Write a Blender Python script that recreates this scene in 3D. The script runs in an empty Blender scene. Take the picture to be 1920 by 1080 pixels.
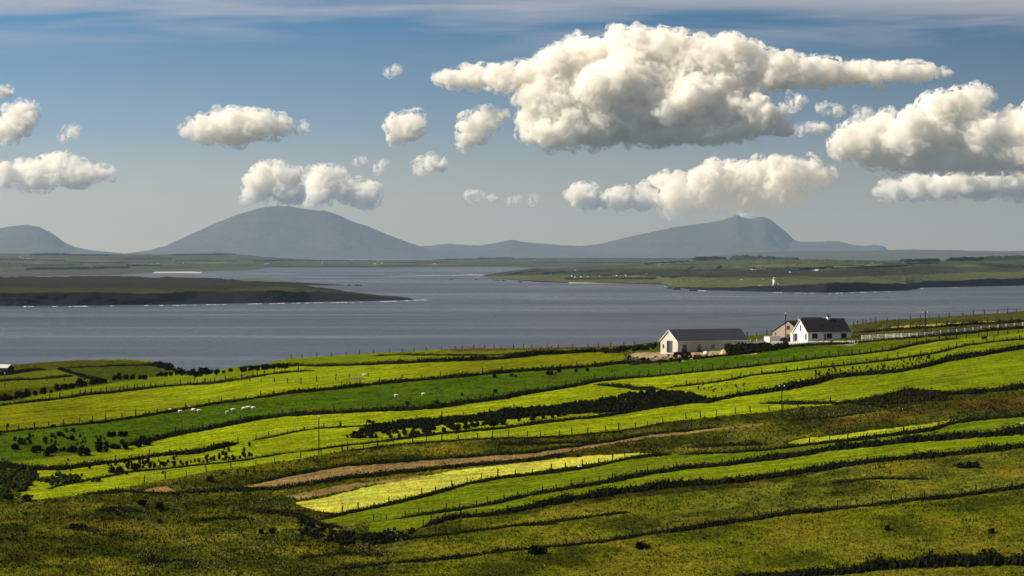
import bpy, math, random
import numpy as np
from mathutils import Vector, Matrix
random.seed(7); RNG = np.random.default_rng(7)
SC = bpy.context.scene; COL = SC.collection
R = math.radians
# ------------------------------------------------------------------ camera
F = 5333.0; HY = 476.0; CZ = 75.0          # focal length in photo pixels, eye-level row, eye height
cam_d = bpy.data.cameras.new('camera'); cam = bpy.data.objects.new('camera', cam_d); COL.objects.link(cam)
cam_d.sensor_width = 36; cam_d.lens = 36 * F / 1920; cam_d.shift_y = -(540 - HY) / 1920
cam_d.clip_start = 1; cam_d.clip_end = 200000
cam.location = (0, 0, CZ); cam.rotation_euler = (R(90), 0, 0); SC.camera = cam
# ------------------------------------------------------------------ light, sky, exposure
SUN_EL, SUN_AZ = 41.0, -97.0               # azimuth measured clockwise from +Y
SUN = Vector((math.sin(R(SUN_AZ)) * math.cos(R(SUN_EL)), math.cos(R(SUN_AZ)) * math.cos(R(SUN_EL)), math.sin(R(SUN_EL))))
sl = bpy.data.lights.new('sun', 'SUN'); sl.energy = 5.0; sl.angle = R(0.53); sl.color = (1.0, 0.88, 0.72)
so = bpy.data.objects.new('sun', sl); COL.objects.link(so); so.rotation_euler = (-SUN).to_track_quat('-Z', 'Y').to_euler()
SC.view_settings.view_transform = 'Standard'; SC.view_settings.look = 'None'
SC.view_settings.exposure = 0.70; SC.view_settings.gamma = 1.0
SC.cycles.max_bounces = 24; SC.cycles.volume_bounces = 24; SC.cycles.diffuse_bounces = 2; SC.cycles.glossy_bounces = 2
SC.cycles.transparent_max_bounces = 8; SC.cycles.caustics_reflective = False; SC.cycles.caustics_refractive = False
SC.cycles.sample_clamp_indirect = 6

def N(nt, t, **kw):
    n = nt.nodes.new(t)
    for k, v in kw.items():
        if k == 'ins':
            for i, x in v.items(): n.inputs[i].default_value = x
        else: setattr(n, k, v)
    return n
def math_n(nt, op, a, b=None, c=None, clamp=False):
    n = nt.nodes.new('ShaderNodeMath'); n.operation = op; n.use_clamp = clamp
    for i, x in enumerate((a, b, c)):
        if x is None: continue
        if isinstance(x, (int, float)): n.inputs[i].default_value = x
        else: nt.links.new(x, n.inputs[i])
    return n.outputs[0]
def mix_n(nt, fac, a, b, mode='MIX'):
    n = nt.nodes.new('ShaderNodeMix'); n.data_type = 'RGBA'; n.blend_type = mode
    for s, x in ((n.inputs[0], fac), (n.inputs[6], a), (n.inputs[7], b)):
        if isinstance(x, (int, float)): s.default_value = x
        elif isinstance(x, tuple): s.default_value = (*x[:3], 1)
        else: nt.links.new(x, s)
    return n.outputs[2]
def ramp_n(nt, src, pts):
    n = nt.nodes.new('ShaderNodeValToRGB'); e = n.color_ramp.elements
    while len(e) < len(pts): e.new(0.5)
    for el, (p, c) in zip(e, pts):
        el.position = p; el.color = (*c, 1) if isinstance(c, tuple) else (c, c, c, 1)
    nt.links.new(src, n.inputs[0]); return n.outputs[0]

w = bpy.data.worlds.new('World'); SC.world = w; w.use_nodes = True; nt = w.node_tree; nt.nodes.clear()
tc = N(nt, 'ShaderNodeTexCoord'); sep = N(nt, 'ShaderNodeSeparateXYZ'); nt.links.new(tc.outputs['Generated'], sep.inputs[0])
zc = math_n(nt, 'MAXIMUM', sep.outputs[2], 0.0)
zk = math_n(nt, 'MULTIPLY_ADD', zc, 7.0, 0.06)
cmb = N(nt, 'ShaderNodeCombineXYZ'); nt.links.new(sep.outputs[0], cmb.inputs[0]); nt.links.new(sep.outputs[1], cmb.inputs[1]); nt.links.new(zk, cmb.inputs[2])
nrm = N(nt, 'ShaderNodeVectorMath', operation='NORMALIZE'); nt.links.new(cmb.outputs[0], nrm.inputs[0])
sky = N(nt, 'ShaderNodeTexSky', sky_type='NISHITA', sun_disc=False, sun_elevation=R(SUN_EL), sun_rotation=R(SUN_AZ), air_density=1.0, dust_density=1.2, ozone_density=1.6)
nt.links.new(nrm.outputs[0], sky.inputs[0])
base = mix_n(nt, 1.0, sky.outputs[0], (0.72, 1.17, 1.18), 'MULTIPLY')
warm = ramp_n(nt, zc, [(0.0, 1.0), (0.012, .85), (0.045, .25), (0.08, 0.0)])
base = mix_n(nt, warm, base, (5.6, 4.4, 2.4))
side = math_n(nt, 'MINIMUM', math_n(nt, 'MAXIMUM', math_n(nt, 'MULTIPLY_ADD', sep.outputs[0], -1.3, 0.98), 0.74), 1.2)
high = ramp_n(nt, zc, [(0.0, 1.0), (0.12, 1.0), (0.35, .55)])
base = mix_n(nt, 1.0, mix_n(nt, 1.0, base, side, 'MULTIPLY'), high, 'MULTIPLY')
# thin high cirrus near the top of the view
cb2 = N(nt, 'ShaderNodeCombineXYZ'); nt.links.new(math_n(nt, 'MULTIPLY', sep.outputs[0], 9.0), cb2.inputs[0]); nt.links.new(math_n(nt, 'MULTIPLY', zc, 110.0), cb2.inputs[1])
ns = N(nt, 'ShaderNodeTexNoise', ins={'Scale': 1.0, 'Detail': 6.0, 'Roughness': 0.55, 'Distortion': 0.5}); nt.links.new(cb2.outputs[0], ns.inputs[0])
ci = ramp_n(nt, ns.outputs[0], [(0.42, 0.0), (0.64, 1.0)])
band = ramp_n(nt, zc, [(0.066, 0.0), (0.086, 1.0)])
cirf = math_n(nt, 'MULTIPLY', math_n(nt, 'MULTIPLY', ci, band), 0.62)
deck = ramp_n(nt, math_n(nt, 'ADD', zc, math_n(nt, 'MULTIPLY', math_n(nt, 'ADD', math_n(nt, 'MULTIPLY', sep.outputs[0], 0.03), math_n(nt, 'MULTIPLY', ns.outputs[0], 0.01)), 1.0)), [(0.0900, 0.0), (0.0965, 0.75), (0.13, 0.5), (0.2, 0.0)])
cf = math_n(nt, 'MAXIMUM', cirf, deck)
col = mix_n(nt, cf, base, (5.3, 4.95, 5.0))
bg = N(nt, 'ShaderNodeBackground', ins={'Strength': 0.066}); nt.links.new(col, bg.inputs[0])
wo = N(nt, 'ShaderNodeOutputWorld'); nt.links.new(bg.outputs[0], wo.inputs[0])

# ------------------------------------------------------------------ helpers
def tag(o, label=None, cat=None, group=None, kind=None):
    if label: o['label'] = label
    if cat: o['category'] = cat
    if group: o['group'] = group
    if kind: o['kind'] = kind
    return o
def link(name, me, m, parent=None):
    o = bpy.data.objects.new(name, me); COL.objects.link(o)
    if m is not None and not me.materials: me.materials.append(m)
    if parent: o.parent = parent
    return o
def np_mesh(name, V, Fc, smooth=True, nper=None):
    """V (n,3) array, Fc (m,k) int array"""
    me = bpy.data.meshes.new(name); V = np.asarray(V, np.float32); Fc = np.asarray(Fc, np.int32)
    me.vertices.add(len(V)); me.vertices.foreach_set('co', V.ravel())
    k = Fc.shape[1]; me.loops.add(Fc.size); me.loops.foreach_set('vertex_index', Fc.ravel())
    me.polygons.add(len(Fc)); me.polygons.foreach_set('loop_start', np.arange(0, Fc.size, k, dtype=np.int32))
    try: me.polygons.foreach_set('loop_total', np.full(len(Fc), k, np.int32))
    except Exception: pass
    me.polygons.foreach_set('use_smooth', np.full(len(Fc), smooth)); me.update(calc_edges=True); me.validate()
    return me
def grid_faces(nr, nc):
    i = np.arange(nr * nc).reshape(nr, nc)
    return np.stack([i[:-1, :-1], i[:-1, 1:], i[1:, 1:], i[1:, :-1]], -1).reshape(-1, 4)
def set_col(me, C, name='Col'):
    a = me.color_attributes.new(name, 'FLOAT_COLOR', 'POINT'); C4 = np.ones((len(C), 4), np.float32); C4[:, :3] = C
    a.data.foreach_set('color', C4.ravel())
def vnoise(x, y, seed=0):
    xi = np.floor(x).astype(np.int64); yi = np.floor(y).astype(np.int64); fx = x - xi; fy = y - yi
    fx = fx * fx * (3 - 2 * fx); fy = fy * fy * (3 - 2 * fy)
    def h(a, b):
        n = (a * 374761393 + b * 668265263 + seed * 974634777) & 0x7fffffff
        n = ((n ^ (n >> 13)) * 1274126177) & 0x7fffffff
        return ((n ^ (n >> 16)) & 0xffff) / 65535.0
    return (h(xi, yi) * (1 - fx) + h(xi + 1, yi) * fx) * (1 - fy) + (h(xi, yi + 1) * (1 - fx) + h(xi + 1, yi + 1) * fx) * fy
def fbm(x, y, oct=4, seed=0):
    s = 0; a = 1; t = 0
    for o in range(oct):
        s = s + a * (vnoise(x * 2 ** o + 17.3 * o, y * 2 ** o - 9.1 * o, seed + o) - 0.5); t += a; a *= 0.55
    return s / t * 2
def LI(px, line):
    """height of a traced line at photo columns px; straight on past its ends"""
    a = np.array(line, float); xs, ys = a[:, 0], a[:, 1]
    r = np.interp(px, xs, ys)
    s0 = (ys[1] - ys[0]) / (xs[1] - xs[0]); s1 = (ys[-1] - ys[-2]) / (xs[-1] - xs[-2])
    r = np.where(px < xs[0], ys[0] + s0 * (px - xs[0]) * 0.6, r); return np.where(px > xs[-1], ys[-1] + s1 * (px - xs[-1]) * 0.6, r)
def mat(name, col=(0.5, 0.5, 0.5), rough=0.8, spec=0.3, noise=0.0, nscale=1.0, metal=0.0, bump=0.0, bscale=None):
    m = bpy.data.materials.new(name); m.use_nodes = True; t = m.node_tree; b = t.nodes['Principled BSDF']
    b.inputs['Base Color'].default_value = (*col, 1); b.inputs['Roughness'].default_value = rough
    b.inputs['Specular IOR Level'].default_value = spec; b.inputs['Metallic'].default_value = metal
    if noise or bump:
        g = N(t, 'ShaderNodeTexCoord'); n = N(t, 'ShaderNodeTexNoise', ins={'Scale': nscale, 'Detail': 5.0, 'Roughness': 0.6}); t.links.new(g.outputs['Object'], n.inputs[0])
        if noise:
            k = ramp_n(t, n.outputs[0], [(0.25, tuple(c * (1 - noise) for c in col)), (0.75, tuple(min(1, c * (1 + noise)) for c in col))])
            t.links.new(k, b.inputs['Base Color'])
        if bump:
            bp = N(t, 'ShaderNodeBump', ins={'Strength': 1.0, 'Distance': bump}); t.links.new(n.outputs[0], bp.inputs['Height']); t.links.new(bp.outputs[0], b.inputs['Normal'])
    return m

# ------------------------------------------------------------------ terrain of the near hill (the photo's rows laid out over depth)
RIDGE = [(-340, 712), (-100, 700), (0, 686), (67, 680), (150, 675), (233, 673.5), (280, 676), (310, 682), (335, 692), (350, 697), (400, 694), (450, 688), (500, 682), (540, 672), (567, 670), (640, 666), (700, 662),
         (770, 659), (830, 655), (880, 652), (960, 651.5), (1100, 650), (1180, 647), (1230, 641.5), (1300, 638), (1400, 630), (1450, 625), (1500, 619), (1600, 609), (1640, 603), (1700, 598), (1760, 594), (1840, 589), (1875, 587), (1920, 583), (2300, 560)]
def smooth_tab(xs, ys, n=200, w=9):
    x = np.linspace(xs[0], xs[-1], n); y = np.interp(x, xs, ys); k = np.hanning(w + 2)[1:-1]; k /= k.sum()
    yp = np.concatenate([2 * y[0] - y[w:0:-1], y, 2 * y[-1] - y[-2:-w - 2:-1]]); ys2 = np.convolve(yp, k, 'same')[w:-w]
    return x, ys2
TX, TY = smooth_tab([-0.35, 0, .4, .8, .9, .94, .97, 1.0], [515, 565, 632, 712, 745, 770, 830, 930])
RSM = [(-340, 690), (0, 687), (200, 684), (350, 684), (560, 672), (700, 664), (850, 656), (1000, 651), (1180, 647), (1300, 637), (1450, 624), (1600, 608), (1760, 594), (1920, 583), (2300, 560)]
def depth(px, py):
    yr = LI(px, RSM); t = (1080 - py) / (1080 - yr)
    d = np.interp(t, TX, TY) + np.maximum(t - 1, 0) * 3300; k = np.clip((t - .84) / .16, 0, 1); left = np.clip((460 - px) / 200, 0, 1); left = left * left * (3 - 2 * left)
    return d + left * k * k * (3 - 2 * k) * 260
def relief(X, Y):
    return 0.35 * fbm(X / 26, Y / 26, 3, 5)
def P(px, py, dz=0.0):
    d = float(depth(np.array(float(px)), np.array(float(py))))
    X = (px - 960) / F * d; z = CZ - (py - HY) / F * d + float(relief(np.array(X), np.array(d)))
    return Vector((X, d, z + dz))
def PV(px, py):
    px = np.asarray(px, float); py = np.asarray(py, float)
    d = depth(px, py); X = (px - 960) / F * d
    return np.stack([X, d, CZ - (py - HY) / F * d + relief(X, d)], -1)

L1 = [(0, 760), (83, 751), (167, 741), (233, 734), (300, 727), (383, 720), (450, 712), (500, 702), (550, 697), (583, 694), (640, 691)]
L2 = [(447, 691), (533, 687), (640, 686), (740, 683), (840, 678), (940, 673), (1007, 666), (1123, 662), (1160, 663)]
L15 = [(640, 671), (760, 667), (840, 666), (900, 668), (1007, 661), (1133, 657)]
L3 = [(0, 811), (57, 805), (167, 795), (267, 782), (333, 770), (400, 758), (467, 748), (533, 740), (600, 733), (640, 728), (690, 722), (773, 713), (840, 708), (907, 702), (957, 698), (1040, 694), (1107, 688), (1160, 683), (1207, 682), (1257, 679), (1290, 674), (1347, 668), (1407, 662), (1453, 655), (1513, 648), (1580, 645), (1647, 640), (1693, 636), (1780, 627), (1920, 613)]
L4 = [(0, 868), (80, 860), (183, 847), (233, 837), (283, 826), (333, 815), (383, 807), (433, 797), (483, 787), (533, 780), (583, 777), (640, 773), (707, 770), (773, 767), (823, 762), (873, 755), (940, 747), (990, 738), (1040, 730), (1090, 722), (1123, 715), (1173, 710), (1240, 704), (1280, 700), (1363, 692), (1447, 683), (1530, 673), (1597, 666), (1670, 657), (1713, 647), (1780, 638), (1833, 633), (1920, 624)]
L5 = [(1113, 722), (1140, 724), (1190, 730), (1233, 730), (1280, 723), (1347, 715), (1413, 703), (1480, 697), (1563, 688), (1647, 678), (1713, 668), (1763, 660), (1813, 648), (1863, 642), (1920, 637)]
L6 = [(60, 927), (100, 915), (150, 904), (200, 894), (250, 885), (367, 873), (450, 865), (517, 853), (583, 845), (640, 836), (723, 827), (790, 817), (873, 810), (940, 805), (973, 800), (1023, 792), (1107, 783), (1173, 773), (1240, 762), (1280, 757), (1330, 753), (1380, 742), (1447, 733), (1497, 725), (1530, 718), (1563, 708), (1613, 703), (1680, 697), (1730, 687), (1773, 677), (1813, 670), (1863, 663), (1897, 657), (1920, 653)]
L7 = [(0, 873), (67, 880), (117, 880), (167, 873), (233, 865), (300, 855), (367, 848), (417, 837), (450, 830), (500, 820), (567, 807), (600, 803), (640, 800), (707, 797), (773, 790), (840, 783), (957, 770), (1040, 765), (1140, 748), (1190, 738), (1260, 735)]
L8 = [(17, 945), (83, 935), (167, 925), (233, 915), (300, 902), (417, 882), (567, 860), (640, 846), (690, 840), (783, 830), (873, 825), (923, 824), (990, 823), (1073, 818), (1140, 812), (1207, 802), (1257, 790), (1280, 787), (1330, 782), (1397, 775), (1447, 770), (1497, 763), (1553, 758), (1613, 752), (1680, 740), (1713, 736), (1763, 740), (1813, 737), (1863, 733), (1920, 727)]
L8b = [(1280, 757), (1350, 757), (1440, 755), (1480, 756), (1540, 755), (1580, 754)]
L9 = [(600, 975), (640, 965), (690, 955), (757, 938), (807, 927), (873, 908), (940, 895), (1007, 888), (1073, 880), (1123, 872), (1173, 860), (1223, 853), (1280, 851), (1380, 847), (1447, 842), (1513, 834), (1580, 828), (1647, 821), (1697, 815), (1747, 807), (1780, 795), (1847, 787), (1920, 781)]
L10 = [(667, 982), (723, 977), (790, 965), (857, 955), (923, 943), (990, 928), (1057, 917), (1140, 905), (1207, 890), (1280, 878), (1347, 872), (1430, 862), (1497, 855), (1563, 843), (1630, 838), (1713, 828), (1780, 823), (1847, 818), (1920, 812)]
L11 = [(773, 993), (790, 990), (827, 977), (857, 970), (923, 963), (973, 955), (1040, 943), (1107, 932), (1173, 923), (1240, 915), (1280, 911), (1347, 906), (1413, 900), (1497, 888), (1563, 878), (1630, 868), (1680, 863), (1747, 857), (1813, 850), (1880, 843), (1920, 838)]
L12 = [(600, 1072), (640, 1067), (723, 1058), (807, 1052), (873, 1045), (923, 1037), (990, 1030), (1057, 1023), (1140, 1013), (1207, 1002), (1280, 993), (1347, 983), (1413, 975), (1480, 965), (1547, 958), (1597, 952), (1647, 947), (1713, 938), (1780, 933), (1830, 928), (1863, 922), (1920, 915)]
L13 = [(1373, 1081), (1513, 1078), (1597, 1072), (1647, 1064), (1713, 1060), (1780, 1058), (1830, 1058), (1847, 1056), (1920, 1058)]
L14 = [(640, 1040), (700, 1022), (760, 1012), (850, 1000), (900, 993), (960, 985), (1040, 980)]

# albedos
C_BRIGHT = (.178, .222, .003); C_YEL = (.162, .208, .003); C_OCH = (.124, .140, .003); C_MID = (.100, .138, .003)
C_DARK = (.046, .086, .003); C_GREEN = (.112, .155, .003); C_OLIVE = (.104, .122, .004); C_ROUGH = (.058, .068, .004)
C_TAN = (.19, .130, .050); C_LEM = (.37, .375, .045); C_BROWN = (.080, .052, .010); C_DIM = (.080, .112, .003)
def paint_ground(px, py, X, Y):
    C = np.empty(px.shape + (3,)); C[:] = C_ROUGH
    rough = np.ones(px.shape)                    # 1 = rough pasture, 0 = mown
    n1 = fbm(X / 9, Y / 9, 3, 11); jit = fbm(X / 2.2, Y / 2.2, 3, 21) * 1.2
    yy = py + jit
    def reg(up, lo, c, x0=-400, x1=2400, r=0.0, c2=None, g0=0, g1=1920, wob=2):
        u = LI(px, up) if isinstance(up, list) else up; l = LI(px, lo) if isinstance(lo, list) else lo
        xx = px + jit * 2 + n1 * wob
        m = (yy >= u) & (yy < l) & (xx >= x0) & (xx < x1); cc = np.array(c, float)
        if c2 is not None:
            k = np.clip((px - g0) / (g1 - g0) + .25 * n1, 0, 1)[..., None]; C[m] = (cc * (1 - k) + np.array(c2) * k)[m]
        else: C[m] = cc
        rough[m] = r
    reg(RIDGE, L1, C_MID, x1=583); reg(RIDGE, L2, C_MID, 480, 1165)
    reg([(0, 640), (1920, 640)], [(830, 656), (880, 661), (1180, 652)], C_BROWN, 800, 1180, .6)
    reg([(700, 662), (1180, 652)], L15, C_OLIVE, 760, 1180, .5)
    reg(L1, L3, C_OCH, x1=520, c2=C_YEL, g0=150, g1=480); reg(L1, L3, C_YEL, 520, 660); reg(L2, L3, C_YEL, 475, 1170, c2=C_OCH, g0=720, g1=880)
    reg(RIDGE, L3, C_ROUGH, 1170, 2400, .8)
    reg(L3, L4, C_DARK, r=.3, c2=C_DIM, g0=1500, g1=1750)
    reg(L4, L7, C_GREEN, -400, 1190, c2=C_BRIGHT, g0=60, g1=330)
    reg(L4, L6, C_BRIGHT, 1110, 2400, c2=C_GREEN, g0=1250, g1=1600)
    reg(L7, L6, C_YEL, 40, 700, c2=C_BRIGHT, g0=560, g1=700); reg(L7, L6, C_BRIGHT, 680, 1190)
    reg(L6, L8, C_BRIGHT, 60, 2400, c2=C_GREEN, g0=1300, g1=1650)
    reg(L8b, L8, C_BRIGHT, 1250, 1560)
    reg(L8, L9, C_ROUGH, 560, 2400, 1)
    reg(L9, L10, C_MID, 600, 2400, .2, wob=8); reg(L10, L11, C_MID, 690, 2400, .2, c2=C_GREEN, g0=1000, g1=1300, wob=8)
    reg(L11, L12, C_OLIVE, 700, 2400, .7, c2=(.10, .115, .010), g0=1150, g1=1400, wob=60); reg(L12, 1200, C_OLIVE, 700, 2400, .6, wob=120)
    # blend bottom left into rough
    g = (fbm(X / 18, Y / 18, 3, 33) + 1) / 2
    m = (py > LI(px, L11)) & (rough > .4); k = np.clip((g - .35) * 3, 0, 1)[..., None] * np.clip((1500 - px) / 500, .3, 1)[..., None]
    C[m] = (C * (1 - .45 * k) + np.array(C_ROUGH) * .45 * k)[m]
    mow = np.sin((py - LI(px, L4) * .6 - LI(px, L9) * .4 + 2.2 * n1) * 2 * np.pi / 4.6) * .13 + np.sin((py - LI(px, L4)) * 2 * np.pi / 11.0 + n1 * 3) * .07
    C = np.where((rough < .25)[..., None], C * (1 + mow)[..., None], C)
    # brown heather patch right
    def poly(c, r, pts):
        a = np.array(pts, float); ins = np.zeros(px.shape, bool); n = len(a)
        for i in range(n):
            x0, y0 = a[i]; x1, y1 = a[(i + 1) % n]
            if y0 == y1: continue
            cond = ((y0 > yy) != (y1 > yy)) & (px < (x1 - x0) * (yy - y0) / (y1 - y0) + x0); ins ^= cond
        C[ins] = c; rough[ins] = r
    poly(C_BROWN, 1, [(1500, 805), (1640, 790), (1760, 776), (1940, 762), (1940, 745), (1820, 752), (1700, 768), (1560, 785)])
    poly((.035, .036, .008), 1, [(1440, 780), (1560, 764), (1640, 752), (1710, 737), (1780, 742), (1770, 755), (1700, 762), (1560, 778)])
    TRK = [(457, 911), (520, 897), (580, 886), (640, 876), (740, 868), (840, 860), (940, 854), (1007, 849), (1040, 842), (1140, 831), (1207, 817), (1280, 810), (1340, 802), (1430, 793), (1430, 796), (1340, 805), (1280, 814), (1207, 822), (1140, 834), (1050, 849), (1000, 857), (940, 863), (840, 872), (740, 881), (640, 893), (560, 908), (500, 914)]
    poly(C_TAN, .2, TRK)
    poly(C_TAN, .2, [(533, 930), (600, 918), (640, 910), (740, 897), (800, 890), (770, 899), (700, 907), (640, 921), (560, 937)])
    poly(C_TAN, .2, [(260, 919), (310, 913), (330, 921), (280, 925)])
    poly(C_LEM, 0, [(550, 943), (600, 935), (640, 925), (700, 910), (780, 895), (860, 880), (960, 868), (1060, 857), (1160, 850), (1245, 848), (1230, 852), (1190, 856), (1100, 869), (1010, 882), (940, 891), (880, 903), (800, 924), (740, 939), (680, 953), (630, 963), (590, 958)])
    poly((.26, .30, .012), 0, [(1475, 829), (1500, 822), (1560, 817), (1640, 808), (1720, 798), (1780, 790), (1940, 777), (1940, 780), (1800, 792), (1760, 800), (1700, 811), (1640, 818), (1560, 825), (1500, 832)])
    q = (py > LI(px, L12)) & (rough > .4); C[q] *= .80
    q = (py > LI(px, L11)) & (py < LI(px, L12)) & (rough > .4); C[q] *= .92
    lo11 = LI(px, L11) + np.interp(px, [850, 980, 1100, 1350, 1480, 1600], [0, 10, 19, 16, 9, 0]) * (1 + .6 * n1); q = (py > LI(px, L11)) & (py < lo11); C[q] = (.028, .028, .004)  # shaded rough growth under the bank, its darkness put into the ground colour
    # upper right, behind the white rail fence
    poly((.045, .050, .012), .7, [(1600, 700 - 98), (1940, 570), (1940, 606), (1780, 622), (1640, 634), (1600, 634)])
    poly((.30, .24, .030), 0, [(1640, 616), (1700, 611), (1800, 606), (1860, 603), (1880, 604), (1800, 610), (1700, 615)])
    poly((.30, .22, .13), 0, [(1172, 668), (1190, 662), (1240, 660), (1300, 661), (1400, 655), (1420, 655), (1420, 664), (1330, 668), (1260, 676), (1200, 672)])
    poly((.22, .19, .15), 0, [(1402, 655), (1440, 642), (1500, 640), (1600, 640), (1610, 643), (1600, 648), (1500, 648)])
    # knoll at the left
    poly((.045, .052, .004), .6, [(-100, 760), (-100, 700), (0, 686), (150, 674), (310, 680), (345, 698), (250, 711), (120, 733), (60, 742), (0, 752)])
    poly((.078, .095, .004), .1, [(-100, 716), (0, 702), (100, 694), (150, 700), (170, 712), (120, 722), (0, 732), (-100, 740)])
    poly((.040, .056, .004), .4, [(110, 692), (190, 684), (330, 694), (300, 706), (210, 716), (150, 700)])
    poly((.050, .056, .004), .8, [(-100, 700), (0, 688), (150, 676), (240, 675), (300, 680), (320, 688), (190, 685), (60, 696), (-100, 716)])
    v = 1 + 0.22 * n1 + 0.25 * fbm(X / 1.3, Y / 1.3, 3, 77) * (0.45 + rough)
    big = fbm(X / 14 + 9, Y / 9, 4, 44); rr = (rough > .5)[..., None] & (py > LI(px, L8))[..., None]
    k1 = np.clip(big * 2.6, 0, 1)[..., None] * .85; k2 = np.clip(-big * 2.6, 0, 1)[..., None] * .8
    C = np.where(rr, C * (1 - k1) + np.array((.030, .038, .004)) * k1, C); C = np.where(rr, C * (1 - k2) + np.array((.135, .125, .010)) * k2, C)
    sp = fbm(X / 5, (Y - X * .25) / .9, 4, 47); C = C * (1 + .45 * sp)[..., None]
    cl = fbm(X / 1.6, Y / 1.1, 3, 48); dk = np.clip((cl - np.where((rough > .2) & (rough < .5), .16, .30)) * 4, 0, 1) * (.35 + .25 * rough); C = C * (1 - dk)[..., None]
    m = (py > LI(px, L8)) & (py < LI(px, L9)) & (rough > .8); C[m] *= .8
    # mowing and slope streaks along the strips
    st = fbm(X / 22 + 3, (Y * 1.0 - X * .28) / 1.1, 3, 91) * (1 - rough)
    C = C * np.clip(v + .22 * st, .35, 2.0)[..., None]
    dry = np.clip(fbm(X / 13, Y / 5, 4, 55) * 1.4, 0, 1)[..., None] * (0.25 + .5 * rough[..., None])
    C = C * (1 - dry) + np.array((.15, .11, .008)) * dry * (C.sum(-1, keepdims=True) / .26)
    return C, rough

def build_ground():
    pxs = np.concatenate([np.arange(-1330, -330, 10.0), np.arange(-330, 2260, 2.0), np.arange(2260, 3400, 10.0)]); nc = len(pxs); yr = LI(pxs, RIDGE)
    ts = np.concatenate([np.linspace(-0.30, 0.0, 60, endpoint=False), np.linspace(0.0, 0.999, 520), [1.0]])
    PY = 1080 - ts[:, None] * (1080 - yr)[None, :]; PX = np.broadcast_to(pxs, PY.shape).copy()
    D = depth(PX, PY); X = (PX - 960) / F * D
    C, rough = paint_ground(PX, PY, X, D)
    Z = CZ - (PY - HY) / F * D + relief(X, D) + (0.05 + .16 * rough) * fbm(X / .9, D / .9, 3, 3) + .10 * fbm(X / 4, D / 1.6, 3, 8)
    V = [np.stack([X, D, Z], -1)]; CC = [C]
    xr, dr, zr = X[-1], D[-1], Z[-1]; u = (pxs - 960) / F
    for dl in (4, 10, 20, 40, 70, 110, 160, 230, 320, 450, 620):
        d = dr + dl; z = zr - .07 * dl - .00022 * dl * dl
        V.append(np.stack([u * d, d, np.maximum(z, -2.2)], -1)[None]); CC.append(np.broadcast_to(np.array((.05, .055, .012)), (1, nc, 3)))
    pre = []; pc = []
    z0 = Z[0]; d0 = D[0]
    for d, z in ((-60, 73.2), (0, 73), (25, 71), (60, 65), (110, 55), (180, 42), (260, 30), (340, 21), (420, 15), (480, 11.5)):
        k = max(0, (d - 60)) / 440
        pre.append(np.stack([u * 500, np.full(nc, float(d)), np.full(nc, z) * (1 - k * k) + (z0) * k * k], -1)[None]); pc.append(np.broadcast_to(np.array((.06, .065, .012)), (1, nc, 3)))
    V = np.concatenate(pre + V, 0); CC = np.concatenate(pc + CC, 0)
    me = np_mesh('ground', V.reshape(-1, 3), grid_faces(V.shape[0], nc)); set_col(me, CC.reshape(-1, 3))
    m = mat('pasture', rough=1.0, spec=0.0); t = m.node_tree; b = t.nodes['Principled BSDF']
    at = N(t, 'ShaderNodeVertexColor', layer_name='Col'); g = N(t, 'ShaderNodeTexCoord')
    n1 = N(t, 'ShaderNodeTexNoise', ins={'Scale': 1.6, 'Detail': 8.0, 'Roughness': 0.75}); t.links.new(g.outputs['Object'], n1.inputs[0])
    k = ramp_n(t, n1.outputs[0], [(0.33, 0.45), (0.5, 0.95), (0.68, 1.5)])
    n2 = N(t, 'ShaderNodeTexNoise', ins={'Scale': 0.11, 'Detail': 4.0, 'Roughness': 0.6}); t.links.new(g.outputs['Object'], n2.inputs[0])
    k2 = ramp_n(t, n2.outputs[0], [(0.3, (.86, .95, .9)), (0.7, (1.12, 1.02, 1.0))])
    t.links.new(mix_n(t, 1.0, mix_n(t, 1.0, at.outputs[0], k, 'MULTIPLY'), k2, 'MULTIPLY'), b.inputs['Base Color'])
    bp = N(t, 'ShaderNodeBump', ins={'Strength': 1.0, 'Distance': 0.30}); t.links.new(n1.outputs[0], bp.inputs['Height']); t.links.new(bp.outputs[0], b.inputs['Normal'])
    tag(link('ground', me, m), kind='structure')
build_ground()

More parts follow.
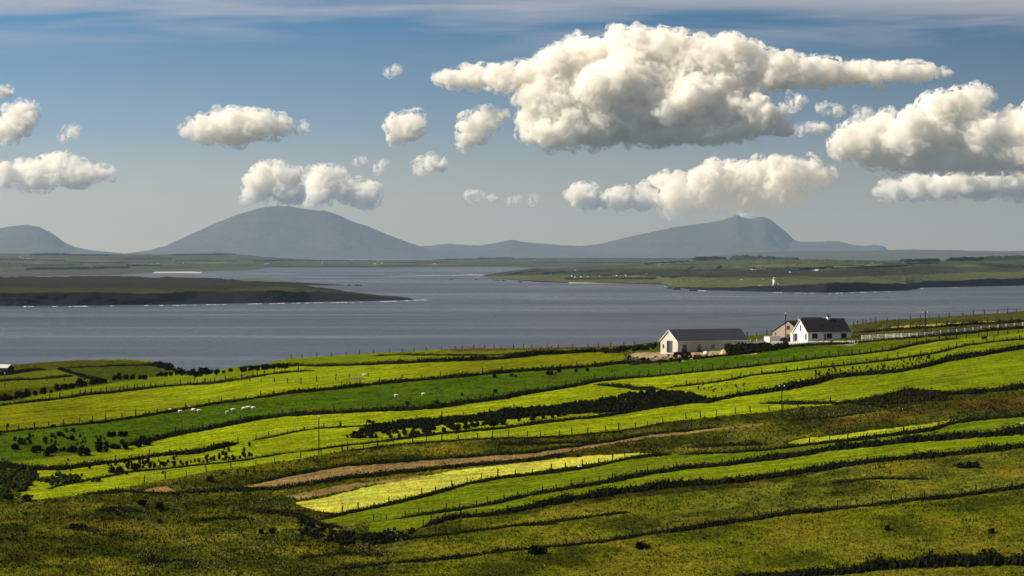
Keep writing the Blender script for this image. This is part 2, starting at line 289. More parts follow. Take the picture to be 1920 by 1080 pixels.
# ------------------------------------------------------------------ sea
def build_sea():
    x0, x1, y0, y1 = -23000, 23000, 600, 62000
    V = [(x0, y0, 0), (x1, y0, 0), (x1, y1, 0), (x0, y1, 0)]
    me = np_mesh('sea', np.array(V, float), np.array([[0, 1, 2, 3]]))
    m = mat('sea_water', (.030, .038, .052), rough=0.28, spec=0.5); t = m.node_tree; b = t.nodes['Principled BSDF']
    g = N(t, 'ShaderNodeTexCoord'); mp = N(t, 'ShaderNodeMapping'); mp.inputs['Scale'].default_value = (.11, .030, 1); t.links.new(g.outputs['Object'], mp.inputs[0])
    n = N(t, 'ShaderNodeTexNoise', ins={'Scale': 1.0, 'Detail': 7.0, 'Roughness': 0.75}); t.links.new(mp.outputs[0], n.inputs[0])
    bp = N(t, 'ShaderNodeBump', ins={'Strength': 1.0, 'Distance': 5.5}); t.links.new(n.outputs[0], bp.inputs['Height']); t.links.new(bp.outputs[0], b.inputs['Normal'])
    # wind lanes: smoother and rougher water
    mp2 = N(t, 'ShaderNodeMapping'); mp2.inputs['Scale'].default_value = (.0009, .006, 1); t.links.new(g.outputs['Object'], mp2.inputs[0])
    n2 = N(t, 'ShaderNodeTexNoise', ins={'Scale': 1.0, 'Detail': 5.0, 'Roughness': 0.6, 'Distortion': .6}); t.links.new(mp2.outputs[0], n2.inputs[0])
    k = ramp_n(t, n2.outputs[0], [(0.50, 0.0), (0.60, .35), (0.68, 1.0)])
    mp3 = N(t, 'ShaderNodeMapping'); mp3.inputs['Scale'].default_value = (.0005, .0011, 1); t.links.new(g.outputs['Object'], mp3.inputs[0])
    n3 = N(t, 'ShaderNodeTexNoise', ins={'Scale': 1.0, 'Detail': 4.0, 'Roughness': 0.5}); t.links.new(mp3.outputs[0], n3.inputs[0])
    t.links.new(ramp_n(t, n3.outputs[0], [(0.35, .22), (0.65, .42)]), b.inputs['Roughness'])
    rip = ramp_n(t, n.outputs[0], [(0.3, .6), (0.7, 1.5)])
    t.links.new(mix_n(t, 1.0, mix_n(t, k, (.034, .040, .050), (.12, .125, .13)), rip, 'MULTIPLY'), b.inputs['Base Color'])
    tag(link('sea', me, m), kind='structure')
build_sea()

# ------------------------------------------------------------------ far land, cliffs and mountains
def land_mat(name, scale, cols, extra=0.0):
    m = mat(name, rough=1.0, spec=0.05); t = m.node_tree; b = t.nodes['Principled BSDF']
    at = N(t, 'ShaderNodeVertexColor', layer_name='Col'); g = N(t, 'ShaderNodeTexCoord')
    mp = N(t, 'ShaderNodeMapping'); mp.inputs['Scale'].default_value = scale; t.links.new(g.outputs['Object'], mp.inputs[0])
    v = N(t, 'ShaderNodeTexVoronoi', ins={'Scale': 1.0, 'Randomness': 0.9}); t.links.new(mp.outputs[0], v.inputs[0])
    s = N(t, 'ShaderNodeSeparateColor'); t.links.new(v.outputs['Color'], s.inputs[0])
    n = N(t, 'ShaderNodeTexNoise', ins={'Scale': 0.012, 'Detail': 6.0, 'Roughness': 0.65}); t.links.new(g.outputs['Object'], n.inputs[0])
    fields = ramp_n(t, s.outputs[0], cols)
    k = ramp_n(t, n.outputs[0], [(0.3, 0.55), (0.7, 1.45)])
    c = mix_n(t, 1.0, mix_n(t, at.outputs[1], at.outputs[0], fields), k, 'MULTIPLY')
    t.links.new(c, b.inputs['Base Color']); return m
FC = [(p_, tuple(.72 * q_ for q_ in c_)) for p_, c_ in [(0.0, (.030, .034, .012)), (0.3, (.060, .075, .012)), (0.42, (.045, .034, .018)), (0.58, (.038, .052, .012)), (0.74, (.085, .11, .016)), (0.86, (.032, .035, .014)), (1.0, (.14, .11, .04))]]
M_LAND = land_mat('far_pasture', (.0045, .0016, .001), FC)
M_MOUNT = land_mat('mountain_heath', (.001, .001, .001), [(0.0, (.05, .05, .04)), (1.0, (.08, .075, .05))])
ROWS = {}
def loft(name, rows, x0, x1, step, m, back=True, rough=1.0, seed=1):
    """rows: list of (line, mode, value, colour, fieldmix); mode 'z' = row at that height, 'Y' = row at that distance; first row nearest"""
    ROWS[name] = rows; pxs = np.arange(x0, x1 + step, step); V = []; C = []; A = []
    for i, (line, mode, val, c, fm, *_r) in enumerate(rows):
        py = LI(pxs, line) if isinstance(line, list) else np.full(len(pxs), float(line))
        v = LI(pxs, val) if isinstance(val, list) else np.full(len(pxs), float(val))
        d = (CZ - v) * F / (py - HY) if mode == 'z' else v
        if i: d = np.maximum(d, dprev + 22)
        dprev = d; z = CZ - (py - HY) / F * d
        V.append(np.stack([(pxs - 960) / F * d, d, z], -1)); C.append(np.broadcast_to(np.array(c, float), (len(pxs), 3))); A.append(np.full(len(pxs), float(fm)))
    # subdivide between rows
    VV = []; CC = []; AA = []
    for i in range(len(V) - 1):
        n = rows[i][5] if len(rows[i]) > 5 else 8
        for k in range(n):
            f = k / n; VV.append(V[i] * (1 - f) + V[i + 1] * f); CC.append(C[i] * (1 - f) + C[i + 1] * f if len(rows[i]) > 6 else C[i]); AA.append(A[i])
    VV.append(V[-1]); CC.append(C[-1]); AA.append(A[-1])
    if back:
        for dl in (.02, .06, .15):
            b = V[-1].copy(); b[:, :2] *= (1 + dl); b[:, 2] = b[:, 2] * (1 - dl / .15) - 4 * dl / .15; VV.append(b); CC.append(C[-1]); AA.append(A[-1])
    VV = np.array(VV); n = fbm(VV[..., 0] / 55 , VV[..., 1] / 90, 4, seed) * rough * 1.6; n[0] = 0
    edge = np.clip(VV[..., 2] / 12, 0, 1); VV[..., 2] += n * 2.2 * edge
    VV[..., 1] += fbm(VV[..., 0] / 30, VV[..., 2] / 9, 4, seed + 9) * 20 * rough * np.clip(1 - np.arange(len(VV)) / (len(VV) * .5), 0, 1)[:, None]
    me = np_mesh(name, VV.reshape(-1, 3), grid_faces(len(VV), len(pxs)), smooth=False)
    a = me.color_attributes.new('Col', 'FLOAT_COLOR', 'POINT'); c4 = np.ones((VV.shape[0] * VV.shape[1], 4), np.float32)
    c4[:, :3] = np.array(CC).reshape(-1, 3); c4[:, 3] = np.array(AA).ravel(); a.data.foreach_set('color', c4.ravel())
    return tag(link(name, me, m), kind='structure')
CLIFF = (.006, .006, .009); HEATH = (.015, .011, .005); HGREEN = (.026, .025, .004); SAND = (.55, .46, .36); DUNE = (.06, .065, .02)
# near peninsula, left
loft('headland', [
    ([(-300, 576), (0, 574.5), (150, 574), (300, 572.5), (400, 571), (500, 569), (600, 567.5), (700, 566), (765, 563.5), (790, 562)], 'z', -1, CLIFF, 0, 12),
    ([(-300, 550), (0, 548), (100, 548), (180, 549), (260, 550), (330, 546.5), (370, 545), (440, 545), (500, 546), (560, 546), (600, 547), (680, 552), (720, 556), (770, 561), (790, 562)], 'z', [(-300, 21), (300, 19), (560, 17), (700, 7), (770, 1.2), (790, 0)], HGREEN, 0, 5),
    ([(-300, 540), (0, 538), (300, 540), (420, 540), (500, 536), (600, 541.5), (700, 553), (770, 560.6), (790, 561.6)], 'z', [(-300, 26), (300, 23), (560, 20), (700, 7.5), (770, 1.5), (790, 0)], HEATH, 0, 6),
    ([(-300, 518), (0, 518.5), (200, 517.5), (400, 522), (500, 529), (560, 534), (620, 541), (700, 552.2), (770, 560.2), (790, 561.4)], 'z', [(-300, 30), (300, 26), (400, 24), (560, 20), (700, 7.5), (770, 1), (790, 0)], HEATH, 0, 1)], -300, 790, 1.5, M_LAND, seed=4)
loft('rocky_spit', [
    ([(330, 534), (480, 534), (560, 535), (600, 535.5), (640, 535.8), (665, 536)], 'z', -.5, CLIFF, 0, 4),
    ([(330, 524), (480, 526.5), (560, 529), (600, 531.5), (640, 534.5), (665, 535.8)], 'z', [(330, 14), (600, 6), (640, 2), (665, 0)], (.07, .075, .016), 0, 4),
    ([(330, 521), (480, 524), (560, 527.5), (600, 531), (640, 534.2), (665, 535.6)], 'z', [(330, 15), (600, 6), (640, 2), (665, 0)], (.07, .06, .02), 0, 1)], 330, 665, 1.5, M_LAND, seed=14)
# farther shore to the left and centre
loft('far_shore', [
    ([(-300, 525), (0, 520), (200, 517), (300, 512), (380, 509.5), (470, 508), (500, 502.5), (700, 502.3), (860, 502), (960, 502), (1100, 502.5), (1300, 503)], 'z', -.5, (.05, .05, .03), .15, 3),
    ([(-300, 508), (0, 506), (200, 505), (300, 504), (470, 500.5), (560, 500), (700, 500.6), (860, 500.5), (960, 500), (1100, 500), (1300, 500)], 'z', [(-300, 12), (300, 6), (470, 4), (900, 4), (1300, 6)], (.05, .05, .02), 1.0, 8),
    ([(-300, 490), (0, 490), (200, 490), (400, 490), (500, 494), (560, 493), (700, 494), (860, 493), (960, 492), (1100, 493), (1300, 493)], 'z', [(-300, 38), (0, 36), (300, 32), (470, 22), (560, 14), (900, 16), (1300, 20)], (.032, .036, .022), .7, 6),
    ([(-300, 474), (0, 475), (150, 476), (300, 477.2), (400, 475.5), (440, 476), (480, 480), (530, 484), (600, 487), (700, 488.3), (800, 486.5), (900, 483.8), (960, 483.5), (1100, 483.8), (1300, 484)], 'Y', [(-300, 17500), (300, 20500), (560, 24000), (1300, 25500)], (.03, .034, .02), .5, 1)], -300, 1300, 2.5, M_LAND, seed=24)
# right hand land with the lighthouse
loft('lighthouse_headland', [
    ([(905, 519.5), (940, 524), (1000, 529.5), (1060, 531), (1100, 531), (1240, 534), (1262, 540), (1320, 545), (1400, 547), (1550, 550), (1620, 547.5), (1700, 545.5), (1715, 542), (1730, 540), (1800, 538.5), (1920, 536), (2250, 530)], 'z', -1, CLIFF, 0, 10),
    ([(905, 518), (940, 522.5), (1000, 526), (1060, 528.5), (1240, 531.5), (1262, 537.5), (1320, 538), (1380, 539), (1420, 535), (1470, 534), (1550, 531), (1620, 530), (1700, 533), (1730, 528), (1800, 525), (1850, 523), (1920, 522), (2250, 512)], 'z', [(905, 0.5), (1060, 2.5), (1240, 3), (1262, 3), (1320, 9), (1420, 13), (1550, 21), (1700, 15), (1800, 18), (1920, 20), (2250, 25)], DUNE, .35, 8),
    ([(905, 517.4), (940, 516), (1060, 515), (1240, 517), (1350, 520), (1500, 519), (1620, 517), (1750, 513), (1920, 508), (2250, 500)], 'z', [(905, .6), (940, 7), (1060, 14), (1240, 20), (1500, 26), (1620, 28), (1750, 27), (1920, 31), (2250, 40)], HEATH, .30, 6),
    ([(905, 516.8), (960, 510), (1000, 505), (1100, 503.5), (1240, 503), (1400, 503), (1500, 505), (1620, 502), (1750, 498), (1920, 500), (2250, 492)], 'z', [(905, .6), (960, 5), (1000, 12), (1240, 24), (1500, 36), (1620, 40), (1750, 42), (1920, 40), (2250, 50)], (.05, .055, .02), .95, 8),
    ([(905, 516.6), (960, 508), (1000, 503), (1060, 502.6), (1100, 499), (1240, 492), (1350, 486), (1400, 484.5), (1500, 485.5), (1600, 487.5), (1700, 490.5), (1750, 489), (1850, 486), (1920, 484.5), (2250, 480)], 'z', [(905, .6), (960, 5), (1000, 12), (1100, 20), (1240, 38), (1400, 52), (1700, 50), (1850, 56), (1920, 60), (2250, 66)], (.04, .045, .02), .5, 1)], 905, 2250, 2.0, M_LAND, seed=34)
# low hills far right, and the mountains
loft('low_hills', [
    (488.5, 'Y', [(1300, 26000), (2300, 26000)], (.05, .055, .03), .3, 12),
    ([(1300, 487), (1370, 475), (1420, 473), (1500, 471.5), (1640, 470), (1700, 467.8), (1780, 469), (1850, 470.5), (1920, 470.5), (2250, 474)], 'Y', 30000, (.05, .055, .03), .3, 1)], 1300, 2250, 3, M_MOUNT, seed=44)
def mountain(name, outline, Y, x0, x1, seed):
    pxs = np.arange(x0, x1, 3.0); top = LI(pxs, outline); rows = []
    zt = CZ - (top - HY) / F * Y
    V = []
    fs = np.concatenate([np.linspace(0, 1, 34), np.linspace(1, 0, 12)[1:]]); depthk = np.concatenate([np.linspace(-3800, 0, 34), np.linspace(0, 3000, 12)[1:]])
    for f, dk in zip(fs, depthk):
        d = np.full(len(pxs), Y + dk); sh = fbm(pxs / 22, np.full(len(pxs), dk / 500), 4, seed + 5) * 34 * (1 - f); zs = np.maximum(CZ - (LI(pxs + sh, outline) - HY) / F * Y, 5); z = -3 + (zs + 3) * (f ** 1.2)
        X = (pxs - 960) / F * Y
        r = fbm(X / 700, d / 900, 5, seed) * 80 * np.clip(zt / 500, 0.05, 1) * 4 * f * (1 - f)
        rg = (fbm(X / 60, d / 3000, 3, seed + 7)) * 9 * np.clip(zt / 200, 0, 1) * (f > .95)
        V.append(np.stack([X * d / Y if dk < 0 else X, d, z + r + rg], -1))
    V = np.array(V); me = np_mesh(name, V.reshape(-1, 3), grid_faces(len(V), len(pxs)))
    n = fbm(V[..., 0] / 600, V[..., 2] / 120, 4, seed + 3)
    C = np.array((.055, .052, .035)) * (1 + .25 * n)[..., None]
    a = me.color_attributes.new('Col', 'FLOAT_COLOR', 'POINT'); c4 = np.zeros((C.shape[0] * C.shape[1], 4), np.float32); c4[:, :3] = C.reshape(-1, 3); a.data.foreach_set('color', c4.ravel())
    tag(link(name, me, M_MOUNT), kind='structure')
mountain('mountain', [(230, 476), (280, 469), (310, 461), (340, 447), (370, 434), (400, 420), (420, 412), (445, 402), (470, 395), (485, 390), (500, 387.5), (520, 386), (545, 387), (565, 391), (590, 394), (610, 395), (640, 405), (660, 415), (690, 424), (720, 437), (750, 449), (785, 461), (820, 472), (860, 484)], 47000, 232, 860, 61)
mountain('mountain_ridge', [(700, 482), (760, 465), (800, 461), (840, 457), (870, 459), (900, 460), (930, 455), (960, 449.5), (985, 454), (1020, 457), (1060, 460), (1095, 461), (1130, 456), (1180, 444), (1220, 435), (1270, 425), (1310, 420), (1350, 414), (1370, 408), (1383, 402), (1390, 407), (1400, 409), (1410, 410), (1420, 407), (1432, 406), (1445, 412), (1460, 424), (1475, 436), (1488, 449), (1500, 453), (1530, 453), (1555, 452), (1575, 453), (1600, 459), (1620, 461), (1640, 459), (1655, 461), (1665, 468), (1690, 478), (1720, 486)], 50000, 700, 1720, 71)
mountain('mountain', [(-330, 470), (-200, 445), (-80, 430), (0, 428), (25, 423), (50, 421), (75, 426), (100, 439), (120, 454), (140, 463), (170, 469), (200, 472), (260, 478)], 46000, -330, 260, 81)

# ------------------------------------------------------------------ clouds
def ico(sub):
    import bmesh
    bm = bmesh.new(); bmesh.ops.create_icosphere(bm, subdivisions=sub, radius=1); V = np.array([v.co for v in bm.verts]); Fc = np.array([[v.index for v in f.verts] for f in bm.faces]); bm.free(); return V, Fc
ICO3 = ico(3); ICO2 = ico(2)
def cloud_mat(dens, s=1.0, size=1.0, wisp=False):
    m = bpy.data.materials.new('cloud_wisps' if wisp else 'cloud_vapour'); m.use_nodes = True; t = m.node_tree; t.nodes.clear()
    v = N(t, 'ShaderNodeVolumePrincipled'); v.inputs['Color'].default_value = (1, .990, .962, 1); v.inputs['Density'].default_value = dens; v.inputs['Anisotropy'].default_value = 0.15
    if wisp:
        g = N(t, 'ShaderNodeTexCoord'); n = N(t, 'ShaderNodeTexNoise', ins={'Scale': 1 / (19.0 * s), 'Detail': 6.0, 'Roughness': 0.72, 'Distortion': .8}); t.links.new(g.outputs['Object'], n.inputs[0])
        mr = N(t, 'ShaderNodeMapRange', interpolation_type='SMOOTHSTEP', ins={1: .46, 2: .68, 3: 0.0, 4: dens * 3.0}); t.links.new(n.outputs[0], mr.inputs[0]); t.links.new(mr.outputs[0], v.inputs['Density'])
        m.cycles.volume_step_rate = 4.0 * s / (size / 10)
    o = N(t, 'ShaderNodeOutputMaterial'); t.links.new(v.outputs[0], o.inputs['Volume']); return m
TEX1 = bpy.data.textures.new('billow', 'CLOUDS'); TEX1.noise_basis = 'ORIGINAL_PERLIN'; TEX1.noise_depth = 3
def cloud(blobs, base, label, seed, mfp=5.0, D=None, group=None, vox=1.6, puffs=26, thick=.8, at=None):
    rng = np.random.default_rng(seed); D = D or 905 * F / (HY - base) ; s = D / F
    VV = []; FF = []; off = 0
    cx = np.mean([b[0] for b in blobs]); org = np.array(((cx - 960) * s, D, CZ + (HY - base) * s))
    if at is not None: org = np.array(at); s = 1.0
    def add(c, r, big):
        nonlocal off
        V, Fc = ICO3 if big else ICO2
        VV.append(V * r + c); FF.append(Fc + off); off += len(V)
    for b in blobs:
        x, y, rx, ry = b[:4]; dy = rng.uniform(-.35, .35) * min(rx, 60); ryy = (rx * ry) ** .5 * thick
        dy -= (ry + y - min(q[1] - q[3] for q in blobs)) * .35; c = np.array([x - cx, dy, base - y]); r = np.array([rx, ryy, ry]); add(c, r * .86, True)
        n = int(puffs * .6 * max(1, rx / ry * .6) * min(1, ry / 14 + .3))
        for k in range(n):
            d = rng.normal(size=3); d[2] = d[2] * .8 + .25; d /= np.linalg.norm(d)
            pr = min(rx, ry) * rng.uniform(.22, .48); pc = c + d * r * rng.uniform(.60, .84)
            add(pc, np.array([pr * 1.15, pr, pr * .9]), False)
            for q in range(2):
                e = rng.normal(size=3); e /= np.linalg.norm(e); e[2] = abs(e[2]) * .8 if rng.random() < .7 else e[2]
                pr2 = pr * rng.uniform(.25, .5); add(pc + e * pr * .9, np.array([pr2 * 1.1, pr2, pr2]), False)
    V = np.concatenate(VV); Fc = np.concatenate(FF)
    V = V * np.array([1, 1, 1.0]); low = V[:, 2] < 0; V[low, 2] *= .12
    me = np_mesh('cloud', V * s, Fc); o = link('cloud', me, None); o.location = org
    rm = o.modifiers.new('r', 'REMESH'); rm.mode = 'VOXEL'; rm.voxel_size = vox * s; rm.use_smooth_shade = True
    tex = bpy.data.textures.new('b1', 'CLOUDS'); tex.noise_scale = 16 * s; tex.noise_depth = 2
    sm = o.modifiers.new('s', 'SMOOTH'); sm.iterations = 10; sm.factor = .7
    tex2 = bpy.data.textures.new('b2', 'CLOUDS'); tex2.noise_scale = 4.5 * s; tex2.noise_depth = 2; tex2.noise_basis = 'ORIGINAL_PERLIN'
    for tx, st in ((tex, 9.0), (tex2, -2.6)):
        dm = o.modifiers.new('d', 'DISPLACE'); dm.texture = tx; dm.texture_coords = 'LOCAL'; dm.strength = (-st if tx is tex2 else st) * s * min(1, np.mean([b[3] for b in blobs]) / 18); dm.mid_level = .5
    dg = bpy.context.evaluated_depsgraph_get(); nm = bpy.data.meshes.new_from_object(o.evaluated_get(dg)); o.modifiers.clear(); o.data = nm; nm.name = 'cloud'
    nm.materials.clear(); small = max(b[3] for b in blobs) < 17; nm.materials.append(cloud_mat(.9 / (mfp * s), s, max(o.dimensions), True) if small else cloud_mat(0.60 / (mfp * s)))
    # thin vapour round the core
    f = link('cloud_fringe', np_mesh('cloud_fringe', V * s, Fc), None)
    rm = f.modifiers.new('r', 'REMESH'); rm.mode = 'VOXEL'; rm.voxel_size = vox * s * 1.2
    for sc_, st in ((26, 26.0), (8, 8.0)):
        tx = bpy.data.textures.new('w', 'CLOUDS'); tx.noise_scale = sc_ * s; tx.noise_depth = 4
        dm = f.modifiers.new('d', 'DISPLACE'); dm.texture = tx; dm.texture_coords = 'LOCAL'; dm.strength = st * s * min(1, np.mean([b[3] for b in blobs]) / 18); dm.mid_level = .27
    dg = bpy.context.evaluated_depsgraph_get(); fm = bpy.data.meshes.new_from_object(f.evaluated_get(dg)); f.modifiers.clear(); f.data = fm; fm.name = 'cloud_fringe'
    fm.materials.clear(); fm.materials.append(cloud_mat(1.0 / (mfp * 2.2 * s), s, max(o.dimensions), True)); f.parent = o
    tag(o, label, 'cloud', group); return o
BIG = [(845, 148, 34, 16), (890, 146, 45, 20), (950, 150, 50, 26), (1000, 150, 45, 34), (1050, 140, 52, 52), (1060, 215, 70, 45), (1010, 243, 38, 28), (1110, 110, 70, 42), (1190, 95, 80, 42), (1200, 165, 95, 62), (1150, 225, 85, 42), (1270, 110, 90, 48), (1290, 200, 110, 62), (1340, 120, 85, 45), (1230, 250, 120, 26), (1120, 262, 50, 20), (1050, 255, 70, 28), (1000, 258, 28, 18), (1020, 200, 50, 40), (1070, 180, 60, 42), (1000, 232, 28, 26), (1150, 170, 90, 60), (1330, 180, 90, 60), (1400, 130, 75, 40), (1460, 140, 70, 34), (1380, 190, 55, 50), (1320, 255, 85, 20), (1530, 138, 65, 26), (1600, 140, 60, 20), (1660, 138, 60, 18), (1720, 135, 45, 15), (1765, 138, 22, 6)]
cloud(BIG, 284, 'huge white cumulus with a grey base and a long tail, over the sea', 1, mfp=6, vox=2.0, puffs=40)
cloud([(1420, 222, 40, 36), (1462, 238, 20, 16), (1400, 240, 24, 20)], 262, 'round white cloud tucked under the right side of the huge cloud', 2, mfp=4, D=24800)
cloud([(1590, 270, 40, 34), (1640, 262, 60, 44), (1700, 262, 70, 50), (1760, 235, 60, 55), (1800, 200, 45, 34), (1835, 185, 28, 22), (1820, 260, 80, 55), (1890, 250, 70, 50), (1950, 250, 70, 60), (1640, 292, 60, 22), (1700, 300, 70, 24), (1780, 303, 90, 26), (1860, 300, 90, 28), (1930, 296, 90, 30)], 322, 'wide heaped cloud running off the right edge', 3, mfp=6, puffs=30)
cloud([(1672, 358, 30, 18), (1715, 352, 40, 22), (1765, 350, 50, 24), (1820, 342, 60, 32), (1880, 336, 60, 38), (1940, 332, 60, 42)], 376, 'long low cloud under the heaped cloud at the right edge', 4, mfp=5, D=50500)
cloud([(1092, 368, 28, 26), (1115, 380, 18, 12)], 394, 'small cloud at the left end of the row above the jagged mountain', 5, mfp=4.0)
cloud([(1160, 374, 30, 22), (1140, 384, 24, 10), (1200, 378, 18, 12)], 396, 'small cloud second from left in the row above the jagged mountain', 6, mfp=4.0)
cloud([(1250, 340, 34, 16), (1215, 365, 20, 16), (1270, 370, 36, 34), (1320, 350, 42, 44), (1370, 340, 42, 38), (1420, 335, 45, 34), (1470, 325, 45, 30), (1510, 318, 30, 20), (1400, 372, 60, 26), (1460, 362, 50, 26), (1260, 395, 20, 12), (1535, 330, 35, 14)], 406, 'broad cream cumulus sitting above the jagged mountain', 7, mfp=6, D=70500)
cloud([(500, 345, 38, 32), (480, 362, 28, 20), (535, 338, 34, 28), (545, 365, 30, 20)], 385, 'left one of two heaped clouds above the big rounded mountain', 8, mfp=5)
cloud([(600, 345, 30, 33), (625, 350, 34, 28), (660, 362, 34, 22), (690, 368, 24, 24), (595, 370, 28, 18)], 388, 'right one of two heaped clouds above the big rounded mountain', 9, mfp=5)
cloud([(440, 240, 50, 38), (395, 243, 40, 26), (480, 232, 46, 28), (520, 238, 30, 20), (358, 246, 18, 12), (570, 243, 13, 8)], 272, 'ragged white cloud high above the rounded mountain', 10, mfp=7)
cloud([(760, 240, 30, 30), (778, 230, 18, 16), (745, 258, 20, 14)], 272, 'compact white cloud to the upper right of the rounded mountain', 11, mfp=6, vox=1.2)
cloud([(905, 228, 32, 22), (885, 250, 22, 28), (925, 218, 22, 16), (872, 272, 13, 10)], 283, 'slanting white cloud just below the left tip of the huge cloud', 12, mfp=6, vox=1.2)
cloud([(805, 308, 34, 15), (790, 312, 20, 11)], 322, 'small oval cloud between the two heaped clouds and the huge one', 13, mfp=5, vox=1.1)
cloud([(110, 315, 55, 24), (60, 325, 50, 22), (15, 328, 30, 20), (150, 328, 50, 20), (190, 326, 30, 12), (75, 345, 40, 14)], 357, 'long flat based cloud low at the left edge', 14, mfp=6)
cloud([(40, 225, 28, 30), (20, 248, 26, 22), (52, 208, 18, 14)], 268, 'leaning white cloud at the left edge', 15, mfp=6)
cloud([(5, 174, 16, 10), (-15, 170, 20, 14)], 186, 'scrap of cloud touching the left edge above the leaning cloud', 16, mfp=5, vox=1.1)
cloud([(135, 248, 20, 13), (122, 258, 12, 8)], 266, 'thin small cloud right of the leaning cloud', 17, mfp=9, vox=1.0)
cloud([(735, 133, 19, 10)], 143, 'little isolated cloud left of the huge cloud', 18, mfp=9, vox=1.0)
cloud([(675, 301, 16, 8)], 309, 'tiny puff above the two heaped clouds', 19, mfp=6, vox=1.0)
cloud([(711, 312, 13, 11)], 323, 'tiny round puff above the right heaped cloud', 20, mfp=6, vox=1.0)
cloud([(890, 368, 24, 11), (920, 372, 12, 6)], 384, 'small ragged cloud above the low ridge between the mountains', 21, mfp=6, vox=1.0)
cloud([(962, 375, 16, 8)], 383, 'small puff right of the ragged cloud above the low ridge', 22, mfp=6, vox=1.0)
cloud([(1001, 372, 9, 10)], 382, 'smallest round puff above the low ridge', 23, mfp=6, vox=1.0)
cloud([(1490, 190, 16, 15)], 204, 'round puff under the tail of the huge cloud', 24, mfp=6, vox=1.0)
cloud([(1550, 205, 28, 12), (1570, 212, 12, 9)], 224, 'torn faint cloud under the tail of the huge cloud', 25, mfp=10, vox=1.0)
cloud([(1615, 213, 22, 12)], 224, 'small faint cloud above the heaped cloud at right', 26, mfp=9, vox=1.0)
cloud([(1525, 240, 32, 10), (1495, 241, 14, 11)], 250, 'low torn cloud between the huge cloud and the heaped cloud', 27, mfp=8, vox=1.0)
cloud([(1405, 398, 22, 7)], 402, 'wisp of cloud caught on the top of the jagged mountain', 28, mfp=10, vox=1.0, D=71500)

cloud([(960, 100, 90, 40), (900, 90, 70, 36), (830, 80, 70, 34), (1010, 110, 50, 30), (1050, 100, 40, 22)], 140, 'cloud added overhead, out of view to the left, to shade the near pasture', 29, mfp=13, thick=2.0, vox=5, at=(-1250, 335, 1060))  # unseen cloud, added only to cast shade on the lower left pasture

# ------------------------------------------------------------------ materials for things
M_BANK = mat('bank_scrub', (.009, .011, .004), 1.0, .02, noise=.5, nscale=2.2)
M_THORN = mat('dark_foliage', (.008, .011, .003), 1.0, .03, noise=.6, nscale=1.5)
M_RUSH = mat('rush_stems', (.011, .012, .005), 1.0, .03, noise=.6, nscale=2.0)
M_POST = mat('weathered_wood', (.018, .015, .011), .9, .1, noise=.3, nscale=3)
M_WIRE = mat('galvanised_wire', (.10, .10, .10), .6, .3)
M_WHITEP = mat('white_paint', (.78, .76, .72), .7, .2, noise=.06, nscale=2)
M_WRENDER = mat('white_render', (.80, .78, .73), .9, .1, noise=.05, nscale=.8)
M_CREAM = mat('cream_render', (.44, .42, .38), .9, .1, noise=.08, nscale=.8)
M_TANR = mat('tan_render', (.31, .25, .185), .9, .1, noise=.08, nscale=.8)
M_SLATE = mat('black_slate', (.010, .010, .014), .75, .25, noise=.3, nscale=1.2)
M_GSHEET = mat('dark_grey_sheeting', (.028, .031, .042), .65, .25, noise=.15, nscale=.7)
M_LSHEET = mat('pale_sheeting', (.42, .42, .43), .6, .3, noise=.15, nscale=.7)
M_GLASS = mat('window_glass', (.012, .014, .018), .12, .5)
M_BROWNF = mat('brown_frame', (.16, .07, .045), .7, .2)
M_GREYD = mat('grey_door', (.07, .065, .085), .7, .2)
M_DGREEN = mat('dark_green_door', (.010, .030, .022), .7, .2)
M_STONE = mat('field_stone', (.20, .18, .15), .95, .1, noise=.35, nscale=2.0)
M_ROCK = mat('dark_rock', (.014, .014, .016), .9, .2, noise=.4, nscale=.2)
M_RUBBER = mat('tyre_rubber', (.010, .010, .010), .9, .2)
M_TRBODY = mat('dark_tractor_paint', (.020, .018, .022), .5, .3)
M_RUST = mat('rust_red', (.26, .07, .04), .8, .2, noise=.2, nscale=4)
M_TARP = mat('pale_plastic', (.62, .66, .56), .6, .3)
M_SANDH = mat('heaped_sand', (.55, .36, .15), 1, .05, noise=.2, nscale=3)
M_FLEECE = mat('fleece', (.66, .62, .52), 1, .05, noise=.12, nscale=8)
M_FOAM = mat('sea_foam', (.60, .62, .65), .9, .1)
M_BEACH = mat('beach_sand', (.42, .345, .27), 1, .05, noise=.12, nscale=.02)
M_CARA = mat('dark_car_paint', (.014, .017, .024), .3, .5); M_CARB = mat('silver_car_paint', (.18, .19, .21), .35, .5)
M_FARWOOD = mat('far_wood_foliage', (.014, .020, .012), 1, .02, noise=.4, nscale=.05)

